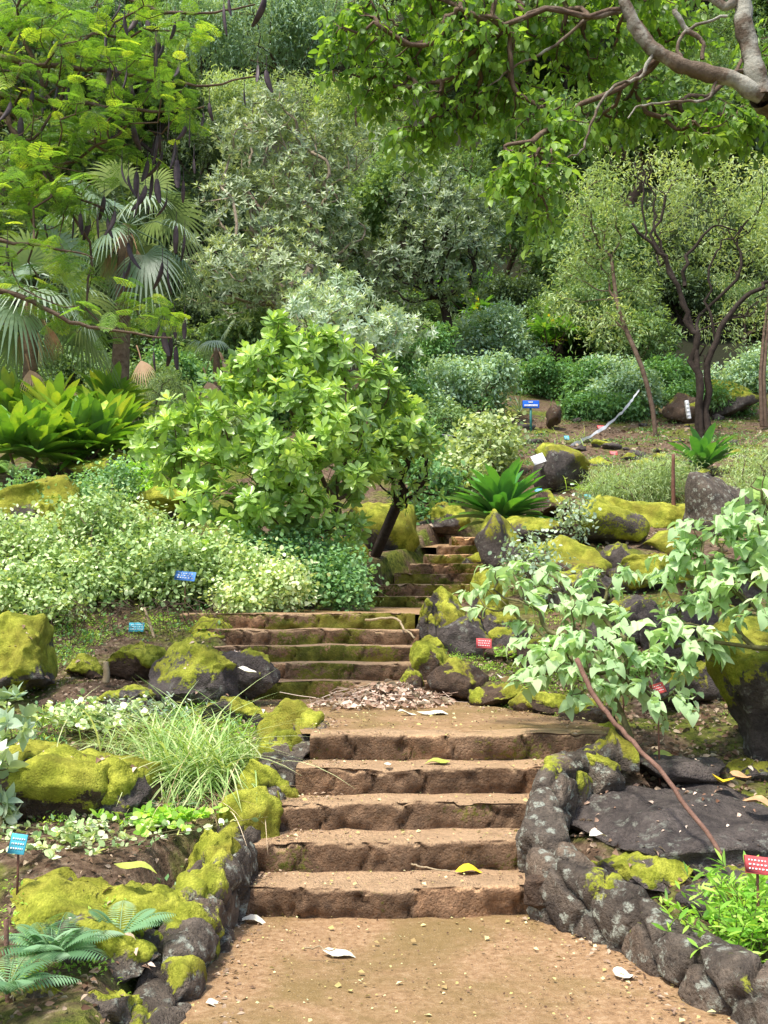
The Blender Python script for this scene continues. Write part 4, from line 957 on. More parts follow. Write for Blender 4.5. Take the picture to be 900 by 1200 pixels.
msh('thin leafy spray in front of the folded mossy rock', [(668, 610, 14, 24, 13)], 'silver', 50, .06, tpl=SM, n=9)
msh('green leafy plant at the foot of the leaning shrub', [(510, 570, 26, 22, 14.5), (500, 600, 18, 14, 14)], 'shrub', 150, .1, tpl=OV, n=8)
msh('fine leaved light green bush left of the blue sign', [(560, 400, 50, 34, 29), (590, 390, 36, 28, 29.5), (610, 415, 30, 20, 29)], 'feather_bluehaze', 900, .14, tpl=SQ, n=12)
msh('rounded blue green bush below the fine leaved bush', [(520, 455, 40, 34, 26), (560, 450, 44, 30, 26), (500, 480, 30, 24, 25)], 'feather_bluehaze', 900, .13, tpl=SQ, n=12)
msh('dark bush filling the gap behind the glossy bush', [(490, 430, 40, 40, 28), (470, 470, 40, 30, 24)], 'shrub', 700, .14, n=12)
msh('leafy thicket right of the blue sign', [(650, 448, 50, 24, 30), (690, 455, 40, 22, 29)], 'shrub', 900, .14, tpl=SQ, n=12)
msh('blue green thicket behind the leaning trunk', [(735, 465, 44, 26, 28.5), (720, 440, 40, 22, 31)], 'feather_bluehaze', 800, .14, n=12)
msh('leafy thicket between the two trunks', [(790, 450, 34, 28, 30)], 'shrub', 420, .14, n=12)
msh('pale leafy thicket right of the forked tree', [(870, 445, 50, 20, 31), (900, 430, 40, 26, 32)], 'feather_bluehaze', 760, .14, n=12)
msh('brush with brown stems behind the forked tree', [(690, 350, 60, 40, 37), (740, 400, 50, 40, 36)], 'forest2', 800, .17, n=12)
msh('low green brush behind the tape', [(560, 485, 40, 14, 24), (530, 500, 26, 12, 22)], 'ground_leaf_g', 260, .09, n=12)
msh('dusky brush between the palms and the glossy bush', [(190, 470, 36, 34, 20), (170, 500, 30, 20, 18)], 'feather', 420, .1, tpl=SQT, n=18)
msh('dark leafy bush at the foot of the grey green tree', [(270, 400, 40, 30, 25), (300, 380, 40, 24, 26), (230, 430, 30, 20, 24)], 'forest2', 600, .16, n=12)
msh('low weeds among rocks at the left bank', [(150, 560, 30, 20, 15.5), (185, 560, 30, 16, 16)], 'weed', 170, .07, n=12, tpl=SM)

for k, (px, py, a, b, mt, lb) in enumerate([(230, 500, 50, 26, 'feather', 'yellowish brush just left of the glossy bush top'), (300, 470, 50, 30, 'shrub', 'green undergrowth behind the top of the glossy bush'), (400, 500, 50, 40, 'forest2', 'dim undergrowth behind the middle of the glossy bush'), (460, 520, 40, 34, 'shrub', 'undergrowth between the glossy bush and the rope'), (515, 545, 40, 24, 'shrub', 'low green brush uphill of the far steps'), (515, 500, 40, 22, 'forest2', 'low dark brush uphill of the rope'),
        (60, 430, 70, 26, 'forest2', 'dark bush behind the left strap leaved plants'), (150, 450, 50, 24, 'forest2', 'dark bush at the foot of the taller palm'), (-10, 450, 50, 30, 'forest2', 'dark bush at the left frame edge below the lower palm'), (200, 440, 40, 24, 'shrub', 'bush between the taller palm and the short young palm'), (40, 590, 60, 22, 'ground_leaf_g', 'low plants under the left strap leaved clump'), (160, 590, 50, 16, 'weed', 'bright low plants beside the tilted moss slab'), (830, 470, 40, 18, 'shrub', 'low brush right of the forked trunk'), (700, 480, 40, 12, 'shrub', 'low brush at the foot of the leaning tree')]):
    msh(lb, [(px, py, a, b, 20), (px+a*.7, py+4, a*.6, b*.8, 20)], mt, 420, .1, n=14)
# silvery shrub and grey trees
def btree(label, ls, lm, N, size, kind='puff', tpl=None, n=12, spread=.4, rtip=.02, sub=130, wood='bark', root=None, name='tree', inner=.45, group=None, cat='tree', **kw):
    L = [lobe(*l) for l in ls]
    return shrub(name, label, cat, L, N, kind, tpl or SQ, size, lm, wood, root, n=n, rtip=rtip, spread=spread, sub=sub, inner=inner, group=group, fname='crown', sname='trunk', rmax=.22, **kw)
LN = leaf('lance', 2, .3, .15, .15)
btree('silvery shrub of pointed pale leaves directly above the glossy bush', [(400, 385, 60, 36, 24), (440, 400, 40, 30, 24), (370, 360, 40, 30, 25), (465, 385, 34, 20, 25), (410, 345, 34, 20, 25.5)], 'silver', 620, .22, 'rosette', LN, 9, sub=200, rtip=.008, name='silvery_shrub', cat='shrub', wood='twig')
btree('tall grey green tree with upright pale twigs in the centre left', [(330, 180, 75, 60, 31), (290, 250, 70, 60, 30), (370, 250, 60, 70, 31), (270, 330, 60, 50, 28), (330, 320, 70, 50, 28), (300, 140, 50, 30, 32), (390, 180, 50, 40, 32)], 'greytree', 2300, .24, 'rosette', LN, 8, sub=420, rtip=.012, wood='twig', name='grey_green_tree')
btree('dusky grey green tree right of the tall one', [(500, 240, 50, 50, 33), (530, 300, 60, 60, 32), (470, 310, 50, 50, 32), (560, 270, 34, 40, 34)], 'darktree', 1500, .25, 'rosette', LN, 8, sub=300, rtip=.012, wood='bark_dark', name='grey_green_tree')
btree('pale domed feathery tree behind the grey green tree', [(350, 130, 70, 36, 46), (420, 140, 60, 44, 47), (280, 125, 60, 34, 46), (440, 190, 40, 50, 46)], 'feather', 1500, .26, tpl=SQN, n=14, name='domed_tree')
btree('hazy blue green tree at the top centre', [(290, 20, 70, 60, 62), (350, 50, 50, 50, 63), (230, 50, 50, 60, 64), (370, 10, 40, 50, 62)], 'feather_bluehaze', 1500, .4, tpl=SQN, n=14, spread=.7, name='distant_tree')  # haze comes from the bluish pale leaf colour, there is no volume
# right feathery trees: crown + dark trunk
rt = P(768, 512, 24); rt[2] = Hz(rt[0], rt[1])-.1
btree('slim leaning tree with a thin feathery crown on the upper right slope', [(705, 260, 40, 40, 25), (680, 310, 30, 26, 25), (740, 330, 30, 26, 25), (715, 385, 40, 20, 24.5), (680, 220, 30, 26, 26), (660, 360, 24, 20, 25)], 'feather', 480, .15, tpl=SQN, n=12, root=rt, wood='bark', sub=150, rtip=.006, name='slender_tree', spread=.3,
      trunk=[rt, P(765, 480, 24), P(752, 430, 24), P(735, 390, 24.2), P(722, 350, 24.5), P(716, 300, 24.7)])
rt = P(822, 498, 23.5); rt[2] = Hz(rt[0], rt[1])-.1
e0 = btree('forked dark trunked tree with crooked limbs and feathery crown on the upper right slope', [(760, 230, 50, 36, 25), (830, 230, 60, 40, 26), (880, 300, 50, 60, 26), (790, 290, 40, 30, 26), (860, 380, 50, 30, 26), (900, 240, 50, 50, 27), (735, 190, 30, 24, 25), (800, 190, 34, 24, 25), (870, 200, 34, 24, 25)], 'feather', 620, .15, tpl=SQN, n=12, root=rt, wood='bark_dark', sub=200, rtip=.006, name='forked_tree', spread=.3,
      trunk=[rt, P(818, 440, 23.5), P(815, 395, 23.6), P(800, 350, 23.8), P(780, 305, 24), P(762, 275, 24.2)])
mm = MB()
for pts, r0, r1 in [([(818, 498), (819, 450), (816, 400), (806, 368), (795, 335), (779, 305), (758, 282), (735, 262)], .13, .05), ([(828, 496), (829, 450), (836, 400), (852, 368), (875, 345), (905, 328), (960, 318)], .13, .06),
                     ([(797, 335), (802, 305), (822, 280), (835, 262), (868, 265)], .07, .03), ([(836, 400), (828, 345), (838, 300), (850, 280), (870, 266)], .05, .025), ([(779, 305), (771, 270), (770, 245), (758, 215), (762, 190)], .05, .02), ([(758, 282), (753, 240), (757, 205), (740, 190)], .04, .02), ([(850, 375), (880, 365), (893, 340)], .035, .02), ([(816, 400), (824, 420), (830, 440)], .04, .03)]:
    Q = np.array([P(a, b, 23.5) for a, b in pts]); Q[0][2] = min(Q[0][2], Hz(Q[0][0], Q[0][1])-.05) if pts[0][1] > 490 else Q[0][2]
    u = np.linspace(0, len(Q)-1, len(Q)*3); Qs = np.stack([np.interp(u, range(len(Q)), Q[:, i]) for i in range(3)], -1)+rng.normal(0, .045, (len(u), 3))
    tube(mm, Qs, np.linspace(r0*.72, r1*.6, len(u)), 7)
mm.build('limbs', M['bark_dark'], e0)
st = MB()
for px in (893, 897):
    tube(st, [P(px, 500, 25), P(px-2, 440, 25), P(px+3, 380, 25.4), P(px+12, 320, 26)], [.055, .045, .035, .03], 6)
rt = P(895, 500, 25); e0 = empty('slim_tree', rt, 'slim brown trunked tree at the far right edge', 'tree'); st.build('trunk', M['bark'], e0)
m = MB(); pp, ax = sample([lobe(925, 270, 50, 60, 26.5)], 260, .4); puffs(m, pp, ax, SQN, 12, .16, .3); m.build('crown', M['feather'], e0)

# hillside forest: prototypes, then copies
protos = []
def proto(name, mat, wood, N, size, n, seed, tpl, squash=.8, cat='tree'):
    e0 = empty(name, (0, 0, 0)); ls = []
    for k in range(9):
        d = rdir(1, -.3, 1)[0]; ls.append((np.array([d[0]*2.1, d[1]*2.1, 5.0+d[2]*2.2*squash]), np.array([1.6, 1.6, 1.35])*rng.uniform(.75, 1.15)))
    pts, ax = sample(ls, N, .5); m, st = MB(), MB(); grow(st, (0, 0, -.6), pts[rng.choice(N, 70, False)], .03, .5, .08, rmax=.25, trunk=[(0, 0, -1.5), (.05, 0, .8), (.1, .1, 2.2)])
    puffs(m, pts, ax, tpl, n, size, .5, .2)
    st.build('trunk', M[wood], e0); m.build('crown', M[mat], e0); return e0
PT = {'dark': [proto('forest_tree', 'forest', 'bark_dark', 750, .34, 14, 1, SQ), proto('forest_tree', 'forest', 'bark_dark', 700, .3, 15, 2, SQN)],
      'mid': [proto('forest_tree', 'forest2', 'bark', 750, .3, 14, 3, SQ), proto('forest_tree', 'forest2', 'bark', 750, .28, 15, 4, SQN)],
      'pale': [proto('forest_tree', 'feather', 'bark', 800, .26, 15, 5, SQN)], 'blue': [proto('forest_tree', 'feather_bluehaze', 'bark', 800, .3, 15, 6, SQN)]}
LB = {'dark': ('dark shadowy tree in the forest on the hillside', 'dark trees massed on the hillside'), 'mid': ('mid green tree growing on the hillside', 'mid green trees on the hillside'), 'pale': ('pale feathery tree on the hillside', 'pale feathery trees on the hillside'), 'blue': ('hazy blue green tree high on the hillside', 'hazy blue green trees high on the hillside')}
used = set()
def ftree(kind, px, py, Yd, hpx, label=None):
    """crown centre at px,py; hpx = crown half height in pixels"""
    c = P(px, py, Yd); s = hpx*Yd/F/3.0; src = PT[kind][int(rng.integers(len(PT[kind])))]
    if id(src) in used: o = copy_tree(src)
    else: o = src; used.add(id(src))
    o.scale = (s*rng.uniform(.9, 1.15), s*rng.uniform(.9, 1.15), s*rng.uniform(.92, 1.1)); o.rotation_euler = (0, 0, rng.uniform(0, 6.28))
    g = Hz(c[0], c[1]); z = c[2]-5.0*s
    o.location = (c[0], c[1], z)
    tag(o, label or LB[kind][0], 'tree', LB[kind][1] if label is None else None)
    return o
for row, (Yd, y0, y1, n) in enumerate([(44, 330, 250, 11), (54, 250, 170, 12), (66, 160, 80, 12), (80, 80, 0, 12), (98, 0, -80, 13)]):
    for k in range(n):
        px = -150+1250*(k+rng.uniform(.2, .8))/n; py = rng.uniform(y1, y0)
        if 190 < px < 480 and py < 260 and row < 3: continue
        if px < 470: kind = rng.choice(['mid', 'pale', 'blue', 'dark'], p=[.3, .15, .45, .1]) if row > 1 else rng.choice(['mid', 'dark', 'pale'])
        else: kind = rng.choice(['dark', 'mid'], p=[.5, .5])
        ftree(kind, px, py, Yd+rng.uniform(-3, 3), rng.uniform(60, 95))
for k, px in enumerate([-60, 20, 90, 160, 215, 420, 470, 540, 600, 660, 730, 800, 870, 950]):
    ftree('dark' if k % 3 else 'mid', px, rng.uniform(345, 395), 39+rng.uniform(-1.5, 3), rng.uniform(38, 55))
for px, py, Yd in [(-40, 420, 28), (20, 300, 30), (235, 175, 40), (225, 250, 38), (90, 400, 29), (80, 200, 32), (180, 420, 30), (180, 130, 36), (10, 120, 34)]:
    ftree('dark', px, py, Yd, 60)

# ------------------------------------------------------------------ overhanging trees
# right: broad leaved tree, trunk just outside the frame
base = np.array([4.3, 7.2, Hz(4.3, 7.2)-.1])
tr = [base, base+np.array([.1, 0, 1.6]), P(1010, 260, 7.2), P(930, 140, 7.0), P(893, 112, 6.8)]
e0 = empty('overhanging_tree', base, 'broad leaved tree reaching in from the upper right with pale lichened limbs', 'tree')
limb = MB()
def limbp(pts, r0, r1, Yd=6.8, n=9): 
    Q = smooth([P(a, b, Yd) for a, b in pts], 5, .004); tube(limb, Q+rng.normal(0, .004, Q.shape), np.linspace(r0*.7, r1*.66, len(Q))*rng.uniform(.9, 1.12, len(Q)), n)
Q = smooth(tr, 6, .004); tube(limb, Q, np.linspace(.2, .1, len(Q)), 12)
limbp([(893, 112), (855, 92), (815, 82), (775, 65), (750, 40), (735, 10), (720, -40)], .085, .06)
limbp([(893, 112), (882, 70), (872, 30), (868, -20), (850, -80)], .1, .085)
limbp([(868, -20), (852, 8), (820, -20)], .05, .04)
limbp([(790, 10), (805, 35), (822, 48), (824, 72)], .028, .02)
limbp([(765, 62), (750, 90), (720, 100), (700, 130), (688, 160), (680, 178), (660, 185)], .02, .009)
limbp([(838, 90), (830, 115), (790, 120), (750, 125), (735, 140)], .018, .008)
limbp([(800, 78), (795, 50), (815, 30), (850, 20)], .02, .015)
limbp([(735, 10), (690, 20), (640, 10), (590, 30), (540, 10)], .03, .012, 6.9)
limbp([(690, 20), (640, 60), (600, 80), (560, 110)], .02, .008, 7)
limb.build('trunk', M['bark_grey'], e0)
ls = [(420, 30, 50, 40, 7.2), (450, 100, 40, 36, 7.4), (480, 60, 50, 50, 7.6), (520, 130, 50, 45, 7.3), (560, 40, 60, 60, 7.0), (590, 100, 50, 50, 7.2), (630, 200, 36, 50, 6.6), (600, 190, 34, 40, 6.8), (650, 140, 50, 40, 7), (690, 60, 60, 50, 7.4), (740, 130, 60, 40, 7.4), (640, 30, 60, 40, 7.3), (790, 130, 50, 40, 7.6), (830, 150, 50, 26, 7.2), (870, 140, 50, 34, 7.4), (780, 30, 60, 40, 7.9), (900, 80, 40, 60, 7.8), (640, 250, 22, 26, 6.6), (480, 150, 30, 24, 7.3), (520, -20, 120, 40, 7.3), (720, -20, 120, 40, 7.3), (395, 70, 20, 30, 7.2)]
pts, ax = sample([lobe(*l) for l in ls], 1500, .0)
m, st = MB(), MB()
grow(st, None, pts, .0035, .25, .1, trunk=[P(a, b, 6.9) for a, b in [(893, 112), (855, 92), (815, 82), (775, 65), (735, 10), (690, 20), (640, 10), (590, 30), (540, 10)]], rmax=.02)
sprays(m, st, pts, rdir(len(pts))*np.array([1, 1, .35])+np.array([0, 0, -.15]), leaf('ovate', 4, .58, .15, .3), 7, .078, .17, .75)
st.build('branches', M['bark'], e0); m.build('crown', M['over'], e0)

# left: feathery pod tree
base = np.array([-4.6, 8.0, Hz(-4.6, 8.0)-.1])
e0 = empty('pod_tree', base, 'feathery yellow green tree reaching in from the upper left hung with dark pods', 'tree')
limb = MB(); Q = smooth([base, base+np.array([.1, 0, 1.5]), P(-170, 200, 8), P(-120, 90, 8), P(-80, 0, 8)], 6, .005); tube(limb, Q, np.linspace(.18, .09, len(Q)), 10)
def lp(pts, r0, r1, Yd=7.6):
    Q = smooth([P(a, b, Yd) for a, b in pts], 5, .006); tube(limb, Q, np.linspace(r0, r1, len(Q)), 6)
lp([(-150, 190), (-60, 180), (0, 135), (20, 160), (50, 200), (80, 225), (120, 245)], .035, .008)
lp([(-120, 90), (-40, 60), (0, 66), (40, 75), (90, 80), (140, 85), (230, 100), (300, 90)], .035, .006)
lp([(-120, 90), (0, 15), (30, 50), (50, 100), (70, 140)], .035, .008)
lp([(-160, 230), (-40, 330), (20, 345), (70, 372), (130, 388), (200, 396)], .03, .006, 7.2)
lp([(-150, 200), (-30, 120), (40, 117), (120, 125), (190, 130), (240, 125)], .03, .006)
lp([(-80, 0), (20, -30), (110, -20), (180, 10), (240, 15), (300, 5)], .03, .006)
lp([(-150, 210), (-20, 275), (60, 290), (110, 300)], .02, .005, 7.3)
limb.build('trunk', M['bark'], e0)
fl = [(30, 30, 60, 40), (100, 60, 60, 45), (160, 20, 50, 40), (170, 75, 40, 30), (30, 110, 50, 40), (100, 150, 60, 30), (40, 190, 60, 40), (30, 240, 50, 30), (90, 230, 50, 30), (130, 130, 40, 24), (70, 300, 50, 16), (150, 352, 20, 8), (190, 372, 40, 8), (130, 382, 34, 7), (60, 360, 40, 14), (20, 330, 30, 20), (210, 120, 24, 30), (150, 160, 34, 20), (-60, 100, 60, 80), (-60, 250, 60, 80), (220, 30, 20, 30), (60, -30, 120, 30)]
pts, ax = sample([lobe(a, b, c, d, 7.5, .7) for a, b, c, d in fl], 1250, .0)
def bipinnate(m, base, d, L, tint):
    d = norm(d); side = norm(np.cross(d, [0, 0, 1.])); up = np.cross(side, d)
    n1, n2 = 6, 9; t = np.linspace(.2, 1, n1); C = base+d*L*t[:, None]+np.array([0, 0, -1])*(.25*L*t**2)[:, None]
    tube(m, np.vstack([base, C]), .0015, 3, tint)
    pos, dd = [], []
    for s in (-1, 1):
        pd = norm(d*.55+side*s+np.array([0, 0, -.15])); pl = L*.5*np.sin(np.pi*(t*.75+.15)); u = np.linspace(.12, 1, n2)
        pp = C[:, None]+pd*(pl[:, None]*u)[..., None]+np.array([0, 0, -1])*((pl[:, None]*u**2)*.2)[..., None]
        q = norm(np.cross(pd, up))
        for z in (-1, 1): pos.append(pp.reshape(-1, 3)); dd.append(np.tile(pd*.35+q*z, (n1*n2, 1)))
    pos = np.vstack(pos); dd = np.vstack(dd)
    place(m, simple_leaf(.42), pos, dd, np.tile(up, (len(pos), 1)), L*.09, np.clip(tint+rng.normal(0, .07, len(pos)), 0, 1))
m, st = MB(), MB()
grow(st, None, pts[:420], .003, .3, .1, trunk=[P(a, b, 7.6) for a, b in [(-150, 190), (-60, 180), (0, 135), (20, 160), (50, 200), (80, 225), (120, 245)]], rmax=.012)
for i in range(len(pts)):
    bipinnate(m, pts[i], rdir(1)[0]*np.array([1, 1, .7]), rng.uniform(.08, .18), float(np.clip(rng.normal(.42, .3), 0, 1)))
st.build('branches', M['bark'], e0); m.build('crown', M['pinnate'], e0)
# pods
pod_px = [(48, 118, 34), (67, 118, 36), (80, 118, 30), (38, 118, 22), (115, 117, 22), (135, 92, 26), (140, 18, 26), (160, 28, 24), (205, 36, 22), (184, 56, 34), (192, 60, 30), (262, 24, 34), (268, 8, 20), (310, 10, 28), (116, 38, 20), (210, 84, 22), (128, 92, 24), (148, 96, 26), (152, 104, 22), (176, 98, 24), (186, 100, 26), (302, 90, 26), (312, 95, 24), (286, 114, 16), (245, 130, 18), (238, 142, 18), (218, 155, 20), (222, 162, 18), (184, 175, 30), (190, 195, 32), (205, 185, 34), (207, 205, 32), (160, 215, 26), (150, 218, 22), (178, 218, 26), (134, 262, 26), (126, 268, 22), (114, 266, 22), (104, 268, 24), (94, 262, 22), (86, 268, 20), (52, 270, 22), (162, 240, 28), (206, 280, 28), (216, 290, 26), (190, 322, 26), (196, 330, 24), (150, 300, 28), (152, 320, 24), (186, 388, 22), (192, 404, 26), (200, 412, 28), (206, 420, 24), (204, 384, 22), (216, 386, 20), (180, 424, 20), (124, 50, 18), (24, 150, 24), (227, 195, 16), (170, 232, 26), (145, 330, 22), (8, 300, 24)]
pods = []
pod_px += [(rng.uniform(10, 235), rng.uniform(20, 250), rng.uniform(18, 30)) for k in range(22)]
for (a, b, h) in pod_px:
    Yd = 7.5+rng.uniform(-.25, .35); c = P(a, b, Yd); L = h*1.15*Yd/F; m = MB(); t = np.linspace(0, 1, 7); w = L*rng.uniform(.1, .15)*np.sin(np.pi*(t*.9+.05))**.45
    cv = rng.normal(0, .07, 2)*L*3; ctr = c+np.c_[cv[0]*t**2, cv[1]*t**2, L*(.5-t)]
    aa = rng.uniform(0, 3.14); ax1 = np.array([math.cos(aa), math.sin(aa), 0]); ax2 = np.array([-math.sin(aa), math.cos(aa), 0]); an = np.linspace(0, 2*np.pi, 8, endpoint=False)
    V = ctr[:, None]+w[:, None, None]*(np.cos(an)[None, :, None]*ax1+.4*np.sin(an)[None, :, None]*ax2); ii, jj = np.meshgrid(np.arange(8), np.arange(6)); k0 = (jj*8+ii).ravel(); k1 = (jj*8+(ii+1) % 8).ravel()
    m.add(V.reshape(-1, 3), np.stack([k0, k1, k1+8, k0+8], -1)); tube(m, [c+np.array([0, 0, L*.5+.12]), c+np.array([0, 0, L*.5-.01])], [.002, .003], 4)
    m.build('pod', M['pod'], e0)

# ------------------------------------------------------------------ small things
def label_tag(px, py, Yd, w, h, mat, label, tilt=0, lean=-.5, stake=None, yaw=0.0):
    c = P(px, py, Yd); s = Yd/F; g = Hz(c[0], c[1]); g = min(g, c[2]-h*s*.5-.04)
    e0 = empty('plant_label', (c[0], c[1], g), label, 'plant label'); Rm = rotm(lean, tilt, yaw)
    m = MB(); tube(m, [(c[0], c[1]+.012, g-.03), (c[0], c[1]+.012, (g+c[2])/2), c+np.array([0, .006, 0])], [.006, .006, .006], 6, cap=True); m.build('stake', M[stake or 'rust'], e0)
    m = MB(); box(m, c, (w*s/2, .004, h*s/2), Rm, bev=.0015); pl = m.build('plate', M[mat], e0)
    m = MB()
    for r in range(3):
        x = -.36
        while x < .34:
            l = rng.uniform(.05, .12); cc = c+Rm@np.array([(x+l/2)*w*s, -.0052, (.24-.24*r)*h*s]); box(m, cc, (l*w*s*.42, .0012, h*s*.045), Rm); x += l+.05
    m.build('lettering', M['white'], pl)
label_tag(21, 989, 4.6, 19, 22, 'teal', 'turquoise tag standing in the left bed by the ridge rock', .12, -.3)
label_tag(160, 735, 9.8, 18, 11, 'teal', 'small turquoise tag below the pale bank shrubs beside two stakes', 0, -.3, 'palestick')
label_tag(217, 675, 10.4, 24, 13, 'blue', 'light blue tag set among the pale leaves of the left bank', .1, -.6)
label_tag(567, 754, 9.4, 18, 12, 'red', 'red tag in the planting bed right of the middle steps', .05, -.4)
label_tag(771, 807, 6.4, 16, 13, 'red', 'tilted red tag under the pale leaved shrub', -.3, -.5)
label_tag(888, 1014, 4.5, 30, 20, 'red', 'largest red tag at the right edge above the bright weed', .12, -.5)
label_tag(704, 501, 23.5, 8, 6, 'red', 'tiny red tag on the slope behind the white tape')
label_tag(719, 531, 20.5, 9, 6, 'red', 'tiny red tag on the brown slope above the feathery bush')
label_tag(664, 513, 22.5, 6, 6, 'teal', 'tiny turquoise tag on the slope right of the blue sign')
label_tag(689, 582, 15.8, 9, 7, 'teal', 'turquoise tag among rubble above the folded mossy rock')
label_tag(631, 575, 16.2, 9, 6, 'teal', 'turquoise tag half behind the strap leaved plant')
label_tag(730, 783, 7.8, 8, 7, 'red', 'small red tag half hidden by the pale heart leaves')
# blue sign
c = P(622, 474, 25); g = Hz(c[0], c[1]); s = 25/F
e0 = empty('information_sign', (c[0], c[1], g), 'blue sign with white lettering on a green post on the upper slope', 'sign')
m = MB(); tube(m, [(c[0], c[1]+.03, g-.1), (c[0], c[1]+.03, c[2])], [.03, .03], 8, cap=True); m.build('post', M['greenpost'], e0)
m = MB(); box(m, c, (10*s, .02, 4.6*s), None, bev=.008); bd = m.build('board', M['signblue'], e0)
m = MB()
for (x, l) in [(-2.2, 1.0), (-.9, 1.1), (.5, 1.2), (1.8, .9)]: box(m, c+np.array([x*s, -.0235, 2.3*s]), (l*s*.5, .002, .8*s))
x = -7.6
while x < 7.2:
    l = rng.uniform(.8, 1.3); box(m, c+np.array([(x+l/2)*s, -.0235, -1.6*s]), (l*s*.45, .002, 1.35*s)); x += l+.35
m.build('lettering', M['white'], bd)
# stakes & sticks
def stick(name, label, pts, r, mat, cat, n=8, j=.004):
    Q = smooth([P(*p) for p in pts], 6, j); m = MB(); tube(m, Q, np.linspace(r, r*.7, len(Q)), n, cap=True); return tag(m.build(name, M[mat], None, origin=Q[0]), label, cat)
stick('rusty_post', 'rusty thin post standing in the mossy slab', [(790, 612, 14.8), (789, 575, 14.8), (789, 532, 14.8)], .035, 'rust', 'post', j=.001)
stick('stake', 'thin dark stake at the bottom left corner', [(10, 1230, 3.9), (9, 1150, 3.9), (7, 1078, 3.9)], .012, 'stick', 'stake', j=.001)
stick('stake', 'pointed tan stake before the square mossy block', [(124, 800, 8.5), (125, 788, 8.5), (124, 775, 8.5)], .03, 'palestick', 'stake', j=.001)
stick('stake', 'leaning tan stake right of the small turquoise tag', [(185, 762, 9.7), (178, 738, 9.75), (169, 712, 9.8)], .016, 'palestick', 'stake', j=.001)
stick('long_stick', 'long brown stick lying diagonally across the great dark slab', [(676, 772, 6.2), (700, 822, 6.0), (735, 862, 5.8), (790, 925, 5.35), (848, 1004, 4.95)], .016, 'stick', 'stick')
stick('fallen_twig', 'curved bare twig arching over the leaf pile on the landing', [(403, 822, 8.5), (420, 808, 8.55), (440, 802, 8.6), (462, 810, 8.6)], .008, 'palestick', 'twig')
stick('fallen_twig', 'crooked twig lying over the middle steps', [(428, 727, 9.9), (462, 724, 9.85), (472, 735, 9.6), (486, 748, 9.3)], .012, 'palestick', 'twig')
stick('fallen_twig', 'pale leaf stalk lying on the lowest step', [(481, 1013, 5.4), (500, 1017, 5.36), (528, 1021, 5.3)], .005, 'palestick', 'twig')
stick('fallen_twig', 'thin pale stalk on the earth path', [(356, 1110, 4.62), (375, 1111, 4.61), (392, 1113, 4.6)], .004, 'palestick', 'twig')
# tape and rope
Q = smooth([P(668, 523, 22.5), P(690, 512, 22.8), P(712, 498, 23.2), P(733, 478, 23.6), P(748, 457, 24)], 8, .01); m = MB(); tp = np.linspace(0, 6, len(Q))
w = np.c_[0*tp, 0*tp, .036+.008*np.sin(tp*3)]; V = np.stack([Q-w+np.c_[0*tp, .02*np.sin(tp*2), 0*tp], Q+w], 1).reshape(-1, 3); kk = np.arange(len(Q)-1)*2
m.add(V, np.stack([kk, kk+2, kk+3, kk+1], -1)); tag(m.build('barrier_tape', M['tape'], None, origin=Q[0]), 'white plastic tape sagging from the leaning tree to the ground', 'tape')
stick('rope', 'grey rope stretched across the slope behind the far steps', [(486, 505, 21.5), (530, 511, 21.5), (592, 516, 21.5)], .02, 'rope', 'rope', j=.001)
m = MB(); c = P(631, 538, 17.6); box(m, c, (.11, .008, .1), rotm(-.5, -.35, 0), bev=.003); tag(m.build('white_plate', M['white'], None, origin=c), 'white plate leaning on the bare grey boulder', 'plate')
m = MB(); c = P(806, 480, 25.5); box(m, c, (.05, .03, .24), rotm(0, -.12, 0), bev=.01)
for k in range(4): box(m, c+np.array([.0, -.035, -.15+.1*k]), (.04, .004, .01))
tag(m.build('white_marker', M['white'], None, origin=c), 'short white marker leaning left of the forked tree', 'marker')

# fallen leaves one can pick out
def fallen(px, py, z, L, W, mat, label, yaw, curl=.2, lift=.018):
    # find point on plane z
    d = P(px, py, 1.0)-np.array([0, 0, CAMZ]); t = (z+lift-CAMZ)/d[2]; c = np.array([0, 0, CAMZ])+d*t
    V, q = leaf('ovate', 6, W/L, .25, curl); V = V.copy(); V[:, 2] += .06*np.sin(V[:, 1]*7+px); dr = np.array([[math.cos(yaw), math.sin(yaw), 0.]]); m = MB()
    place(m, (V, q), c[None]-dr*L/2, dr, np.array([[.1, -.15, 1.]]), L, .5); m.add(m.v[0]-np.array([0, 0, .002]), None, None)
    tag(m.build('fallen_leaf', M[mat], None, origin=c), label, 'leaf')
fallen(551, 1019, .15, .16, .09, 'yellow', 'bright yellow dead leaf on the lowest step', .1, .1, .02)
fallen(398, 1115, 0, .16, .07, 'cream', 'cream dead leaf lying in the middle of the earth path', -.1)
fallen(655, 1076, 0, .19, .08, 'greenfall', 'grey green fallen leaf at the foot of the right kerb', 0.1)
fallen(732, 1140, 0, .11, .09, 'cream', 'small cream leaf near the right kerb on the path', .6)
fallen(285, 1060, 0, .16, .1, 'limefall', 'lime green leaf in the corner below the lowest step', .4, .2, .03)
fallen(300, 1077, 0, .18, .06, 'cream', 'pale curled leaf in front of the lime green one', -.1)
fallen(272, 1052, 0, .13, .09, 'greenfall', 'dull green leaf tucked behind the lime green leaf', 2.4, .2, .02)
fallen(512, 892, .60, .16, .09, 'limefall', 'green leaf on the fourth step', 3.0, .1, .02)
fallen(455, 895, .60, .08, .04, 'cream', 'little cream leaf on the fourth step', 1.0, .1)
fallen(512, 834, .77, .3, .1, 'cream', 'long cream leaf in front of the leaf pile on the landing', .05)
fallen(478, 834, .77, .16, .07, 'cream', 'short pale leaf beside the long cream leaf on the landing', .3)
fallen(290, 784, 1.2, .12, .07, 'cream', 'white leaf resting on the dark slab by the middle steps', -.3, .2, .0)
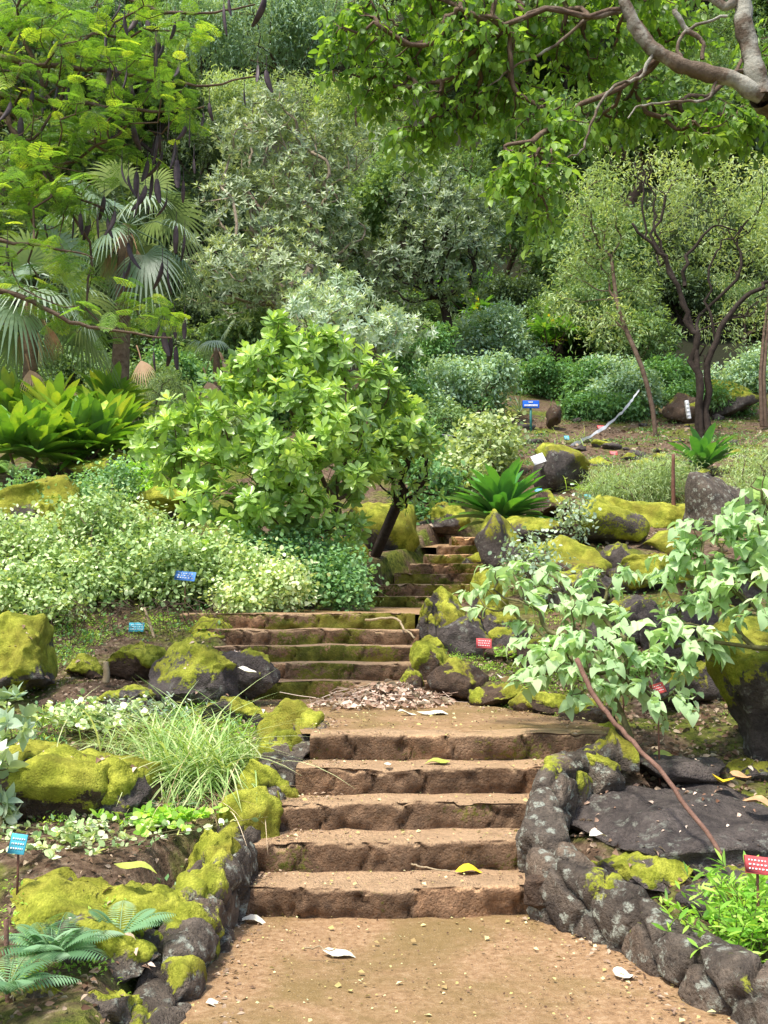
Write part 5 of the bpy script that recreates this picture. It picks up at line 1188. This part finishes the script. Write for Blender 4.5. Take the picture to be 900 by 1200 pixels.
fallen(464, 771, 1.07, .2, .08, 'cream', 'white leaf on the middle steps', .0)
fallen(500, 915, .49, .06, .04, 'tan', 'tiny tan leaf on the third step', .6)
fallen(252, 1175, 0, .07, .05, 'cream', 'pale little leaf at the bottom left of the path', .2)
fallen(847, 912, .5, .16, .13, 'yellow', 'yellow leaf beside the flat dark stone in the right bed', 1.3, .2, .05)
fallen(870, 908, .5, .16, .13, 'tan', 'buff lobed leaf right of the yellow leaf', .5, .2, .05)
fallen(783, 884, .56, .24, .12, 'limefall', 'pale green leaf on the litter above the great slab', .4, .2, .04)
fallen(702, 977, .42, .11, .07, 'cream', 'cream leaf at the left end of the great slab', .4, .1, .0)
fallen(890, 938, .45, .18, .12, 'tan', 'curled tan leaf at the right edge of the bed', -.6, .2, .06)
fallen(590, 793, .98, .15, .1, 'cream', 'white leaf upright in the planting bed', 1.2, .3, .05)
fallen(160, 1013, .35, .2, .08, 'limefall', 'yellow green leaf behind the left kerb', .0, .2, .05)

# leaf litter pile on the landing, litter in beds, crumbs on the path
def litter(name, label, n, posf, size, mat, cat='leaf litter', tp=None):
    m = MB(); pos = posf(n); k = len(pos); place(m, tp or leaf('ovate', 3, .5, .3, .5), pos, rdir(k, -.3, .5), rdir(k, .1, 1), size*rng.uniform(.4, 1.3, k), rng.uniform(0, 1, k)); return m
def pile(n):
    p = np.c_[rng.normal(.06, .34, n), rng.normal(8.42, .16, n), np.zeros(n)]; r = np.exp(-((p[:, 0]-.06)/.36)**2-((p[:, 1]-8.42)/.2)**2); p[:, 2] = .79+r*.17*rng.uniform(0, 1, n); return p[(p[:, 0] < .52) & (p[:, 0] > -.55)]
m = litter('leaf_pile', '', 2600, pile, .07, 'litter')
for k in range(120):
    a = np.array([rng.normal(.05, .3), rng.normal(8.4, .13), .8+rng.uniform(0, .09)]); d = rdir(1, -.1, .25)[0]*rng.uniform(.05, .16); tube(m, [a-d, a+rng.normal(0, .01, 3), a+d], .003, 3, rng.uniform(.2, 1))
tag(m.build('leaf_pile', M['litter_pale'], None), 'heap of grey brown dead leaves and twigs on the landing', 'leaf pile', kind='stuff')
def bed(x0, x1, y0, y1):
    def f(n):
        x = rng.uniform(x0, x1, n); y = rng.uniform(y0, y1, n); L, Rr = corr(y); ok = (x < L-.05) | (x > Rr+.05); x, y = x[ok], y[ok]; return np.c_[x, y, H(x, y)+rng.uniform(.0, .025, len(x))]
    return f
for lb, n, f, sz in [('dead leaf litter covering the right bed and planting beds', 9000, bed(.4, 3.6, 4.3, 10.5), .05), ('dead leaf litter covering the left bed', 9000, bed(-3.6, -.5, 3.6, 10.5), .036), ('dead leaves strewn over the brown slope', 7000, bed(.6, 12, 10.5, 27), .11)]:
    m = litter('leaf_litter', lb, n, f, sz, 'litter'); tag(m.build('leaf_litter', M['litter'], None), lb, 'leaf litter', kind='stuff')
def crumbs(n):
    y = rng.uniform(3, 8.75, n); L, Rr = corr(y); u = rng.uniform(0, 1, n); u = np.where(rng.uniform(0, 1, n) < .5, u, np.where(rng.uniform(0, 1, n) < .5, u**4, 1-u**4)); x = L+(Rr-L)*u
    k = (y > 5.2) & (y < 6.6); st_ = np.clip(np.floor((y-5.26)/.3)+1, 0, 5); z = np.where(k, st_*.15, np.where(y > 6.6, .775, 0)); return np.c_[x, y, z+.012]
def edge(n):
    y = rng.uniform(3, 8.7, n); L, Rr = corr(y); o = np.abs(rng.normal(0, .07, n))+.12; x = np.where(rng.uniform(0, 1, n) < .5, L+o, Rr-o); st_ = np.clip(np.floor((y-5.26)/.3)+1, 0, 5)
    return np.c_[x, y, np.where((y > 5.2) & (y < 6.6), st_*.15, np.where(y > 6.6, .775, 0))+.014]
m = MB(); pos = edge(900); place(m, leaf('ovate', 2, .5, .2, .3), pos, rdir(len(pos), -.1, .2), rdir(len(pos), .7, 1), rng.uniform(.012, .04, len(pos)), rng.uniform(.2, 1, len(pos)))
tag(m.build('edge_litter', M['litter'], None), 'drift of small dead leaves along the foot of the kerbs', 'leaf litter', kind='stuff')
m = MB(); pos = crumbs(1700); place(m, SQ, pos, rdir(len(pos), -.1, .1), rdir(len(pos), .7, 1), rng.uniform(.005, .02, len(pos))*rng.choice([1, 1, 1, 1.8], len(pos)), rng.uniform(0, 1, len(pos)), 1.5)
tag(m.build('leaf_crumbs', M['crumb'], None, smooth=False), 'tiny pale petals and leaf crumbs scattered on path and steps', 'litter', kind='stuff')
m = MB()
pos = crumbs(1600)
place(m, simple_leaf(.9), pos-np.array([0, 0, .006]), rdir(len(pos), -.1, .1), rdir(len(pos), .5, 1), rng.uniform(.006, .016, len(pos)), rng.uniform(0, .5, len(pos)))
tag(m.build('grit', M['litter'], None, smooth=False), 'brown grit and tiny dead leaves scattered on the path', 'grit', kind='stuff')
# leaf bits lying on the tops of the near boulders
m = MB(); pp = []
for o in list(COL.objects):
    if o.name.startswith('boulder') and 3.5 < o.location[1] < 9.5:
        n = len(o.data.vertices); co_ = np.empty(n*3, np.float32); o.data.vertices.foreach_get('co', co_); no_ = np.empty(n*3, np.float32); o.data.vertices.foreach_get('normal', no_)
        co_ = co_.reshape(-1, 3)+np.array(o.location); k = np.nonzero(no_.reshape(-1, 3)[:, 2] > .8)[0]
        if len(k): pp.append(co_[rng.choice(k, 90 if 'great flat' in o['label'] else 12)]+np.array([0, 0, .008]))
pos = np.vstack(pp); place(m, leaf('ovate', 3, .5, .3, .5), pos, rdir(len(pos), -.1, .15), rdir(len(pos), .7, 1), rng.uniform(.015, .06, len(pos)), rng.uniform(0, 1, len(pos)))
tag(m.build('rock_litter', M['litter_pale'], None), 'small dead leaves lying on the tops of the near boulders and the great slab', 'leaf litter', kind='stuff')
# moss and tiny weeds cushions over the slope
def slope(n, x0=.6, x1=13, y0=9.5, y1=27):
    f = bed(x0, x1, y0, y1)(n); k = fbm(f*.9, 21, 3) > .2; return f[k]
m = MB(); pos = slope(22000); puffs(m, pos, np.tile([0, 0, 1.], (len(pos), 1)), SQ, 3, .055, .08); tag(m.build('ground_weeds', M['shrub'], None), 'low green weeds and moss tufts over the right slope', 'weeds', kind='stuff')
m = MB(); pos = slope(9000, -9, -.6, 9, 24); puffs(m, pos, np.tile([0, 0, 1.], (len(pos), 1)), SQ, 3, .06, .08); tag(m.build('ground_weeds', M['shrub'], None), 'low green weeds over the left bank', 'weeds', kind='stuff')

def nearbed(x0, x1, y0, y1, th):
    def f(n):
        q = bed(x0, x1, y0, y1)(n); return q[fbm(q*1.6, 33, 3) > th]
    return f
for lb, n, f, mt, sz in [('moss tufts and seedlings over the left bed', 15000, nearbed(-4, -.9, 4, 10.5, .0), 'weed', .022), ('moss tufts and seedlings over the right bed', 12000, nearbed(.6, 4, 5.4, 11, .1), 'weed', .022), ('low dusty seedlings over the left bed', 3500, nearbed(-4, -1, 5, 10, -.1), 'ground_leaf_g', .04)]:
    m = MB(); pos = f(n); puffs(m, pos, np.tile([0, 0, 1.], (len(pos), 1)), SQ, 4, sz, sz*1.3, 0); tag(m.build('moss_tufts', M[mt], None), lb, 'moss', kind='stuff')

# ------------------------------------------------------------------ light, camera
w = bpy.data.worlds.new('World'); scene.world = w; w.use_nodes = True; nt = w.node_tree
sky = nt.nodes.new('ShaderNodeTexSky'); sky.sky_type = 'NISHITA'; sky.sun_disc = False
sd = norm(np.array([-.28, -.32, .9])); el = math.asin(sd[2]); az = math.atan2(sd[0], sd[1])
sky.sun_elevation = el; sky.sun_rotation = az; sky.air_density = 1.0; sky.dust_density = 3.0; sky.ozone_density = .6
bg = nt.nodes['Background']; bg.inputs[1].default_value = .29; nt.links.new(sky.outputs[0], bg.inputs[0])
sl = bpy.data.lights.new('sun', 'SUN'); sl.energy = 5.0; sl.angle = R_(7.0); sl.color = (1, .95, .86)
so = bpy.data.objects.new('sun', sl); COL.objects.link(so)
from mathutils import Vector
so.rotation_euler = Vector(tuple(-sd)).to_track_quat('-Z', 'Y').to_euler(); so.location = (0, 0, 30)
cam = bpy.data.cameras.new('camera'); co = bpy.data.objects.new('camera', cam); COL.objects.link(co)
co.location = (0, 0, CAMZ); co.rotation_euler = (math.pi/2+PITCH, 0, 0)
cam.sensor_fit = 'VERTICAL'; cam.sensor_height = 36; cam.sensor_width = 27; cam.lens = 36; cam.clip_start = .05; cam.clip_end = 1500
scene.camera = co
scene.cycles.max_bounces = 6; scene.cycles.diffuse_bounces = 3; scene.cycles.glossy_bounces = 2; scene.cycles.transmission_bounces = 4
scene.view_settings.view_transform = 'Standard'; scene.view_settings.look = 'None'; scene.view_settings.exposure = 0; scene.view_settings.gamma = 1
